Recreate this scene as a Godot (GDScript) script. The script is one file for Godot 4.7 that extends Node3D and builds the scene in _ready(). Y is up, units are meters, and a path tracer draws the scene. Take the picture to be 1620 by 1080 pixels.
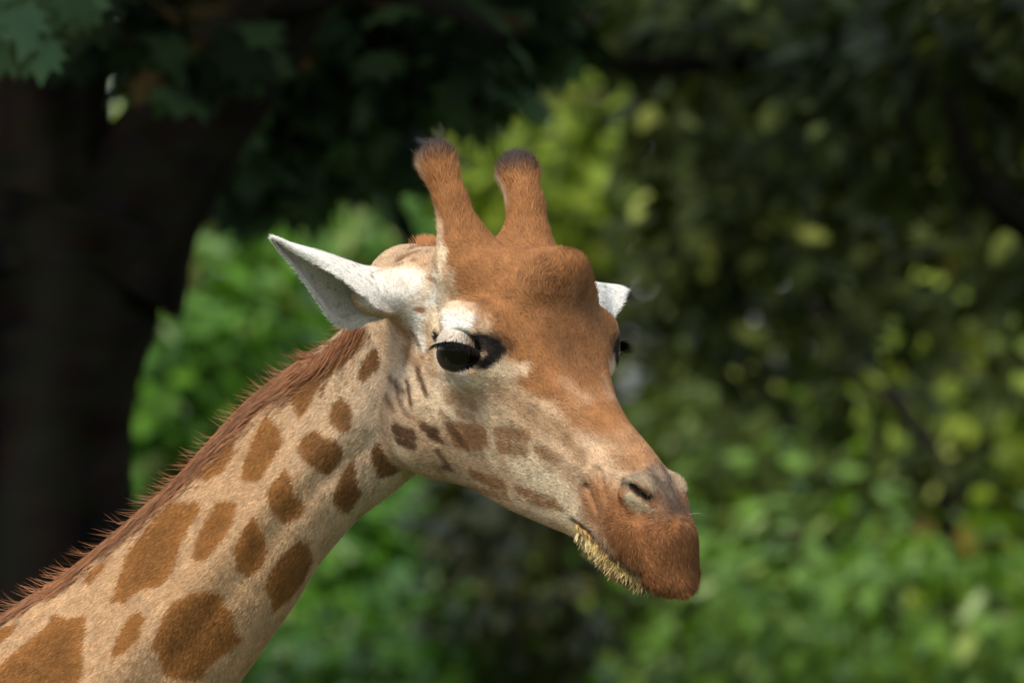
extends Node3D
# A giraffe's head and neck before a shady wood, seen through a long lens.

const EYE_HEIGHT := 3.6          # of the camera above the ground
const AWAY := 14.0               # from the camera to the plane of the giraffe
const TURN_C := 0.6428           # the head is turned 50 degrees towards the camera
const TURN_S := 0.7660
const CELL := 0.0034

var rng := RandomNumberGenerator.new()
var grain := FastNoiseLite.new()
var patchy := FastNoiseLite.new()

# ---------------------------------------------------------------- helpers

func tag(o: Node, label := "", category := "", group := "", kind := "") -> Node:
	if label: o.set_meta("label", label)
	if category: o.set_meta("category", category)
	if group: o.set_meta("group", group)
	if kind: o.set_meta("kind", kind)
	return o

func put(called: String, m: Mesh, mat: Material, parent: Node = self) -> MeshInstance3D:
	var o := MeshInstance3D.new()
	o.name = called
	o.mesh = m
	o.material_override = mat
	parent.add_child(o, true)
	return o

func mesh_of(v: PackedVector3Array, nrm: PackedVector3Array, c: PackedColorArray, idx: PackedInt32Array) -> ArrayMesh:
	var a := []
	a.resize(Mesh.ARRAY_MAX)
	a[Mesh.ARRAY_VERTEX] = v
	if nrm.size(): a[Mesh.ARRAY_NORMAL] = nrm
	if c.size(): a[Mesh.ARRAY_COLOR] = c
	if idx.size(): a[Mesh.ARRAY_INDEX] = idx
	var m := ArrayMesh.new()
	m.add_surface_from_arrays(Mesh.PRIMITIVE_TRIANGLES, a)
	return m

func painted(rough: float, spec := 0.5) -> StandardMaterial3D:
	var m := StandardMaterial3D.new()
	m.vertex_color_use_as_albedo = true
	m.roughness = rough
	m.metallic_specular = spec
	m.cull_mode = BaseMaterial3D.CULL_DISABLED
	return m

# giraffe space: metres, x right, y up from the camera's height, z towards the camera
func at(px: float, py: float, z := 0.0) -> Vector3:
	var k := (AWAY - z) / AWAY * 0.001
	return Vector3((px - 810.0) * k, (540.0 - py) * k, z)

# head space: a forwards, b up, n out of the near cheek
const HEAD_AT := Vector3(-0.1116, 0.0, -0.2)

func from_head(a: float, b: float, n: float) -> Vector3:
	return HEAD_AT + Vector3(a * TURN_C - n * TURN_S, b, a * TURN_S + n * TURN_C)

func to_head(p: Vector3) -> Vector3:
	var q := p - HEAD_AT
	return Vector3(q.x * TURN_C + q.z * TURN_S, q.y, q.z * TURN_C - q.x * TURN_S)

# ---------------------------------------------------------------- the giraffe's shape

func smin(x: float, y: float, k: float) -> float:
	var h := maxf(k - absf(x - y), 0.0) / k
	return minf(x, y) - h * h * k * 0.25

func smax(x: float, y: float, k: float) -> float:
	return -smin(-x, -y, k)

# stations along the skull: t, top, bottom, half widths from the jaw up to the crown
const SKULL := [
	[-0.190, 0.020, -0.020, 0.020, 0.020, 0.020, 0.020],
	[-0.150, 0.080, -0.060, 0.060, 0.070, 0.070, 0.060],
	[-0.060, 0.134, -0.115, 0.065, 0.085, 0.092, 0.080],
	[ 0.000, 0.195, -0.130, 0.066, 0.090, 0.098, 0.092],
	[ 0.060, 0.213, -0.155, 0.066, 0.092, 0.102, 0.098],
	[ 0.110, 0.220, -0.166, 0.062, 0.094, 0.110, 0.106],
	[ 0.176, 0.226, -0.146, 0.056, 0.092, 0.116, 0.116],
	[ 0.235, 0.206, -0.124, 0.052, 0.084, 0.112, 0.112],
	[ 0.285, 0.184, -0.108, 0.048, 0.074, 0.098, 0.094],
	[ 0.336, 0.172, -0.088, 0.045, 0.065, 0.084, 0.078],
	[ 0.400, 0.172, -0.060, 0.042, 0.057, 0.070, 0.064],
	[ 0.463, 0.174, -0.034, 0.040, 0.052, 0.061, 0.055],
	[ 0.512, 0.174, -0.030, 0.040, 0.053, 0.060, 0.052],
	[ 0.560, 0.165, -0.031, 0.042, 0.056, 0.061, 0.051],
	[ 0.602, 0.148, -0.014, 0.044, 0.056, 0.060, 0.049],
	[ 0.640, 0.126, 0.014, 0.046, 0.055, 0.054, 0.044],
	[ 0.682, 0.080, 0.034, 0.038, 0.044, 0.042, 0.034],
	[ 0.700, 0.066, 0.046, 0.012, 0.012, 0.012, 0.012],
]
var skull := PackedFloat32Array()   # the same, every 2 mm

func prepare_skull() -> void:
	var k := 0
	var t0: float = SKULL[0][0]
	var n := int((SKULL[-1][0] - t0) / 0.002) + 1
	for i in n:
		var t := t0 + i * 0.002
		while k < SKULL.size() - 2 and t > SKULL[k + 1][0]: k += 1
		var p: Array = SKULL[maxi(k - 1, 0)]
		var q: Array = SKULL[k]
		var r: Array = SKULL[k + 1]
		var s: Array = SKULL[mini(k + 2, SKULL.size() - 1)]
		var u: float = (t - q[0]) / (r[0] - q[0])
		for j in range(1, 7):
			var h: float = r[0] - q[0]
			var m0: float = (r[j] - p[j]) / maxf(r[0] - p[0], 1e-4) * h
			var m1: float = (s[j] - q[j]) / maxf(s[0] - q[0], 1e-4) * h
			var v: float = (2.0 * u * u * u - 3.0 * u * u + 1.0) * q[j] + (u * u * u - 2.0 * u * u + u) * m0 + (3.0 * u * u - 2.0 * u * u * u) * r[j] + (u * u * u - u * u) * m1
			skull.append(v if j < 3 else maxf(v, 0.01))

func skull_field(t: float, v: float, n: float) -> float:
	var u := (t + 0.190) * 500.0
	var last := skull.size() / 6 - 2
	var over := 0.0
	if u < 0.0:
		over = -u * 0.002
		u = 0.0
	elif u > last:
		over = (u - last) * 0.002
		u = last
	var i := int(u)
	var f := u - i
	var o := i * 6
	var top := lerpf(skull[o], skull[o + 6], f)
	var low := lerpf(skull[o + 1], skull[o + 7], f)
	var mid := (top + low) * 0.5
	var half := maxf((top - low) * 0.5, 0.004)
	var vn := (v - mid) / half
	var w: float
	if vn < -0.3:
		w = lerpf(skull[o + 2], skull[o + 3], clampf((vn + 0.9) / 0.6, 0.0, 1.0))
	elif vn < 0.3:
		w = lerpf(skull[o + 3], skull[o + 4], (vn + 0.3) / 0.6)
	else:
		w = lerpf(skull[o + 4], skull[o + 5], clampf((vn - 0.3) / 0.6, 0.0, 1.0))
	var e := absf(n) / w
	var g := absf(vn)
	var x := 2.5 if vn < 0.0 else lerpf(2.5, lerpf(3.4, 2.1, smoothstep(0.28, 0.44, t)), minf(vn * 1.6, 1.0))
	var r := pow(pow(e, x) + pow(g, x), 1.0 / x)
	var d := (r - 1.0) * minf(w, half)
	return d + over

func ball(q: Vector3, c: Vector3, r: Vector3) -> float:
	var e := (q - c) / r
	return (e.length() - 1.0) * minf(r.x, minf(r.y, r.z))

func limb(p: Vector3, c: Vector3, d: Vector3, rc: float, rd: float) -> float:
	var s := d - c
	var h := clampf((p - c).dot(s) / s.length_squared(), 0.0, 1.0)
	return (p - c - s * h).length() - lerpf(rc, rd, h)

# the neck's middle line: px, py, z, half depth, half thickness
const NECK := [
	[655, 520, -0.235, 0.085, 0.060],
	[602, 624, -0.265, 0.128, 0.074],
	[546, 678, -0.280, 0.129, 0.082],
	[480, 732, -0.290, 0.126, 0.090],
	[410, 808, -0.295, 0.129, 0.098],
	[340, 891, -0.300, 0.144, 0.106],
	[224, 1018, -0.305, 0.165, 0.120],
	[118, 1114, -0.310, 0.185, 0.136],
	[-30, 1260, -0.320, 0.215, 0.155],
	[-250, 1480, -0.330, 0.270, 0.185],
	[-520, 1760, -0.350, 0.360, 0.230],
]
var neck_at := PackedVector3Array()
var neck_across := PackedVector3Array()
var neck_size := PackedVector2Array()

func prepare_neck() -> void:
	var c := Curve3D.new()
	var last := NECK.size() - 1
	for i in last + 1:
		var s: Array = NECK[i]
		var p: Array = NECK[maxi(i - 1, 0)]
		var q: Array = NECK[mini(i + 1, last)]
		var tangent := (at(q[0], q[1], q[2]) - at(p[0], p[1], p[2])) / 6.0
		c.add_point(at(s[0], s[1], s[2]), -tangent, tangent)
	for i in last * 4 + 1:
		var u := i / 4.0
		var k := mini(int(u), last - 1)
		var f := u - k
		f = lerpf(f, f * f * (3.0 - 2.0 * f), 0.3)
		neck_at.append(c.sample(k, u - k))
		neck_size.append(Vector2(lerpf(NECK[k][3], NECK[k + 1][3], f), lerpf(NECK[k][4], NECK[k + 1][4], f)))
	for i in neck_at.size():
		var along := neck_at[mini(i + 1, neck_at.size() - 1)] - neck_at[maxi(i - 1, 0)]
		neck_across.append(Vector3(-along.y, along.x, 0.0).normalized())   # towards the throat

func neck_field(p: Vector3) -> float:
	var best := 1e9
	var bi := 0
	var bh := 0.0
	for i in neck_at.size() - 1:
		var c := neck_at[i]
		var sx := neck_at[i + 1].x - c.x
		var sy := neck_at[i + 1].y - c.y
		var h := clampf(((p.x - c.x) * sx + (p.y - c.y) * sy) / (sx * sx + sy * sy), 0.0, 1.0)
		var dx := p.x - c.x - sx * h
		var dy := p.y - c.y - sy * h
		var d := dx * dx + dy * dy
		if d < best:
			best = d
			bi = i
			bh = h
	var c0 := neck_at[bi].lerp(neck_at[bi + 1], bh)
	var size := neck_size[bi].lerp(neck_size[bi + 1], bh)
	var across := neck_across[bi].lerp(neck_across[bi + 1], bh)
	var off := p - c0
	var u := off.dot(across) / size.x
	var w := off.z / size.y
	var e := 0.0
	if bi == 0 and bh == 0.0 or bi == neck_at.size() - 2 and bh == 1.0: e = off.dot(Vector3(across.y, -across.x, 0)) / size.x
	# a narrow crest under the mane, a rounder throat
	w *= 1.0 + 0.35 * clampf(-u, 0.0, 1.0) - 0.04 * u
	var r := sqrt(u * u + w * w + e * e)
	# the long muscle and the furrow below it
	var relief := 0.0045 * exp(-pow((u - 0.34) / 0.13, 2.0)) - 0.004 * exp(-pow((u - 0.02) / 0.22, 2.0))
	return (r - 1.0) * size.y + relief

func trunk_field(p: Vector3) -> float:
	var d := neck_field(p)
	if p.x < -1.0 or p.y < -0.9:
		var z := absf(p.z + 0.40)
		var q := Vector3(p.x, p.y, z)
		d = smin(d, ball(p, Vector3(-1.75, -1.50, -0.40), Vector3(0.75, 0.62, 0.42)), 0.25)
		d = smin(d, ball(p, Vector3(-2.45, -1.62, -0.40), Vector3(0.85, 0.58, 0.46)), 0.25)
		for leg in [[-1.55, -1.75, -1.62, -2.70], [-2.95, -1.75, -3.12, -2.62]]:
			d = smin(d, limb(q, Vector3(leg[0], leg[1], 0.20), Vector3(leg[2], leg[3], 0.20), 0.22, 0.085), 0.10)
			d = smin(d, limb(q, Vector3(leg[2], leg[3], 0.20), Vector3(leg[2] + 0.06, -3.52, 0.20), 0.085, 0.070), 0.04)
			d = smin(d, limb(q, Vector3(leg[2] + 0.05, -3.50, 0.20), Vector3(leg[2] + 0.09, -3.56, 0.20), 0.085, 0.085), 0.03)
		d = smin(d, limb(p, Vector3(-3.22, -1.45, -0.40), Vector3(-3.36, -2.30, -0.40), 0.05, 0.025), 0.05)
	return d

func field(p: Vector3) -> float:
	var d := 1.0
	if p.x < 0.02: d = trunk_field(p)
	return smin(d, head_field(p), 0.026)

# furrows in the skin: from, to, radius
const CREASES := [
	[0.448, -0.202, 0.048, 0.473, -0.248, 0.056, 0.001],
	[0.422, -0.227, 0.047, 0.444, -0.265, 0.053, 0.001],
]

func head_field(p: Vector3) -> float:
	var q := p - HEAD_AT
	var a := q.x * TURN_C + q.z * TURN_S
	var b := q.y
	var n := q.z * TURN_C - q.x * TURN_S
	var m := absf(n)
	var h := 1.0
	if a > -0.25:
		var t := a * 0.788 - b * 0.616
		var v := a * 0.616 + b * 0.788
		h = skull_field(t, v, n)
		var k := Vector3(a, b, m)
		if b > 0.05:
			# the two horns and the bump between the brows
			var fat := 1.0 if n > 0.0 else 1.16
			var horn := limb(k, Vector3(0.140, 0.120, 0.062), Vector3(0.118, 0.215, 0.076), 0.052, 0.0205 * fat)
			horn = smin(horn, limb(k, Vector3(0.118, 0.215, 0.076), Vector3(0.090, 0.281 if n > 0.0 else 0.263, 0.084), 0.0205 * fat, 0.027 * fat), 0.02)
			h = smin(h, horn, 0.045)
		if b > -0.12 and a > 0.15:
			h = smin(h, limb(Vector3(a, b, n * 0.66), Vector3(0.225, 0.108, 0.0), Vector3(0.296, 0.114, 0.0), 0.040, 0.030), 0.036)
			h = smin(h, limb(Vector3(a, b, n * 0.5), Vector3(0.278, 0.070, 0.0), Vector3(0.272, -0.040, 0.0), 0.026, 0.018), 0.055)
		if m > 0.02 and a > 0.1 and a < 0.36:
			# the orbit stands out from the skull, with a brow above it
			h = smin(h, ball(k, Vector3(0.214, -0.014, 0.102 if n > 0.0 else 0.112), Vector3(0.064, 0.056, 0.062)), 0.040)
			h = smin(h, limb(k, Vector3(0.185, 0.038, 0.126), Vector3(0.262, 0.022, 0.108), 0.022, 0.020), 0.03)
			h = smax(h, -ball(k, Vector3(0.224, -0.015, 0.158), Vector3(0.046, 0.034, 0.046)), 0.008)
		if a < 0.16:
			# the cheek's round jaw and the hollow behind it, the root of the ear
			h = smin(h, ball(k, Vector3(0.008, -0.120, 0.045), Vector3(0.083, 0.073, 0.052)), 0.05)
			h = smin(h, limb(k, Vector3(0.030, 0.082, 0.050), Vector3(0.022, 0.076, 0.165), 0.056, 0.032), 0.04)
		if a > 0.40:
			# swollen nose and lips
			h = smin(h, ball(k, Vector3(0.531, -0.310, 0.010), Vector3(0.049, 0.047, 0.041)), 0.03)
			# the mouth
			h = smax(h, -limb(Vector3(k.x, k.y, 0.0), Vector3(0.372, -0.290, 0.0), Vector3(0.535, -0.364, 0.0), 0.0055, 0.0075), 0.010)
			# nostril
			h = smin(h, ball(k, Vector3(0.526, -0.238, 0.036), Vector3(0.030, 0.030, 0.020 if n > 0.0 else 0.012)), 0.014)
			if n > 0.0:
				h = smin(h, limb(k, Vector3(0.513, -0.216, 0.052), Vector3(0.513, -0.238, 0.056), 0.006, 0.008), 0.008)
				h = smin(h, limb(k, Vector3(0.513, -0.238, 0.056), Vector3(0.530, -0.260, 0.048), 0.008, 0.007), 0.008)
			h = smax(h, -limb(k, Vector3(0.522, -0.228, 0.060), Vector3(0.549, -0.244, 0.044), 0.0125, 0.010), 0.005)
			h = smin(h, limb(k, Vector3(0.524, -0.241, 0.053), Vector3(0.530, -0.247, 0.050), 0.0080, 0.0075), 0.002)
			h = smin(h, limb(k, Vector3(0.536, -0.252, 0.046), Vector3(0.545, -0.257, 0.040), 0.0080, 0.0070), 0.002)
		for c in CREASES:
			if absf(a - c[0]) < 0.09 and absf(b - c[1]) < 0.09:
				h = smax(h, -limb(k, Vector3(c[0], c[1], absf(c[2]) + 0.006), Vector3(c[3], c[4], absf(c[5]) + 0.006), c[6] + 0.006, c[6] * 0.7 + 0.006), 0.005)
	return h

# ---------------------------------------------------------------- surface nets, following the surface from one cell to the next

var skin_v := PackedVector3Array()
var skin_n := PackedVector3Array()
var skin_i := PackedInt32Array()

func net(lo: Vector3, hi: Vector3, seed_at: Vector3, cell := CELL, done := AABB()) -> void:
	var nx := int((hi.x - lo.x) / cell) + 2
	var ny := int((hi.y - lo.y) / cell) + 2
	var nz := int((hi.z - lo.z) / cell) + 2
	var sy := nx
	var sz := nx * ny
	var val := PackedFloat32Array()
	val.resize(nx * ny * nz)
	val.fill(1e9)
	var which := PackedInt32Array()
	which.resize(nx * ny * nz)
	which.fill(-1)
	var corner := [0, 1, sy, sy + 1, sz, sz + 1, sz + sy, sz + sy + 1]
	var c8 := PackedVector3Array([Vector3(0, 0, 0), Vector3(1, 0, 0), Vector3(0, 1, 0), Vector3(1, 1, 0), Vector3(0, 0, 1), Vector3(1, 0, 1), Vector3(0, 1, 1), Vector3(1, 1, 1)])
	var edges := PackedInt32Array([0, 1, 2, 3, 4, 5, 6, 7, 0, 2, 1, 3, 4, 6, 5, 7, 0, 4, 1, 5, 2, 6, 3, 7])
	var sides := [[-1, [0, 2, 4, 6]], [1, [1, 3, 5, 7]], [-sy, [0, 1, 4, 5]], [sy, [2, 3, 6, 7]], [-sz, [0, 1, 2, 3]], [sz, [4, 5, 6, 7]]]
	# the first cell: down from above until the sign changes
	var g := ((seed_at - lo) / cell).floor()
	while field(lo + g * cell) > 0.0:
		g.y -= 1
	var queue := PackedInt32Array([int(g.x) + int(g.y) * sy + int(g.z) * sz])
	var cells := PackedInt32Array()
	which[queue[0]] = -2
	var head := 0
	var f8 := PackedFloat32Array()
	f8.resize(8)
	while head < queue.size():
		var id := queue[head]
		head += 1
		var iz := id / sz
		var iy := (id - iz * sz) / sy
		var ix := id - iz * sz - iy * sy
		if ix < 1 or iy < 1 or iz < 1 or ix >= nx - 2 or iy >= ny - 2 or iz >= nz - 2: continue
		var base := Vector3(ix, iy, iz)
		if done.has_point(lo + base * cell): continue
		var inside := 0
		for k in 8:
			var ci: int = id + corner[k]
			var f := val[ci]
			if f > 1e8:
				f = field(lo + (base + c8[k]) * cell)
				val[ci] = f
			f8[k] = f
			if f < 0.0: inside += 1
		if inside == 0 or inside == 8: continue
		var sum := Vector3.ZERO
		var count := 0
		for e in 12:
			var p := edges[e * 2]
			var q := edges[e * 2 + 1]
			var fp := f8[p]
			var fq := f8[q]
			if (fp < 0.0) != (fq < 0.0):
				sum += c8[p].lerp(c8[q], fp / (fp - fq))
				count += 1
		which[id] = skin_v.size()
		cells.append(id)
		skin_v.append(lo + (base + sum / count) * cell)
		for s in sides:
			var c: Array = s[1]
			var w := int(f8[c[0]] < 0.0) + int(f8[c[1]] < 0.0) + int(f8[c[2]] < 0.0) + int(f8[c[3]] < 0.0)
			if w > 0 and w < 4:
				var other: int = id + s[0]
				if which[other] == -1:
					which[other] = -2
					queue.append(other)
	var steps := [1, sy, sz]
	for id in cells:
		for ax in 3:
			# the edge from this cell's low corner along the axis lies between four cells
			var f0 := val[id]
			var f1: float = val[id + steps[ax]]
			if f1 > 1e8 or (f0 < 0.0) == (f1 < 0.0): continue
			var u: int = steps[(ax + 1) % 3]
			var w: int = steps[(ax + 2) % 3]
			var q0 := which[id]
			var q1 := which[id - u]
			var q2 := which[id - u - w]
			var q3 := which[id - w]
			if q0 < 0 or q1 < 0 or q2 < 0 or q3 < 0: continue
			if f0 < 0.0:
				skin_i.append_array(PackedInt32Array([q0, q2, q1, q0, q3, q2]))
			else:
				skin_i.append_array(PackedInt32Array([q0, q1, q2, q0, q2, q3]))

func skin_normals() -> void:
	skin_n.resize(skin_v.size())
	skin_n.fill(Vector3.ZERO)
	for t in range(0, skin_i.size(), 3):
		var i := skin_i[t]
		var j := skin_i[t + 1]
		var k := skin_i[t + 2]
		var c := (skin_v[k] - skin_v[i]).cross(skin_v[j] - skin_v[i])
		skin_n[i] += c
		skin_n[j] += c
		skin_n[k] += c
	for i in skin_n.size():
		skin_n[i] = skin_n[i].normalized()

# ---------------------------------------------------------------- the coat: markings in the animal's own axes, and hair

const PALETTE := {
	"brown": Color(0.34, 0.160, 0.062), "umber": Color(0.16, 0.075, 0.032), "tan": Color(0.58, 0.425, 0.285), "cream": Color(0.78, 0.655, 0.49),
	"white": Color(0.82, 0.80, 0.76), "black": Color(0.012, 0.010, 0.010), "rust": Color(0.31, 0.138, 0.055), "grey": Color(0.13, 0.095, 0.07),
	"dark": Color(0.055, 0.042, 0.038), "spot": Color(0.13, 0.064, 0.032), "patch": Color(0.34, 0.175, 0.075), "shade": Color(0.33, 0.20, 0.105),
	"rim": Color(0.33, 0.27, 0.18), "straw": Color(0.60, 0.47, 0.19),
}
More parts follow.
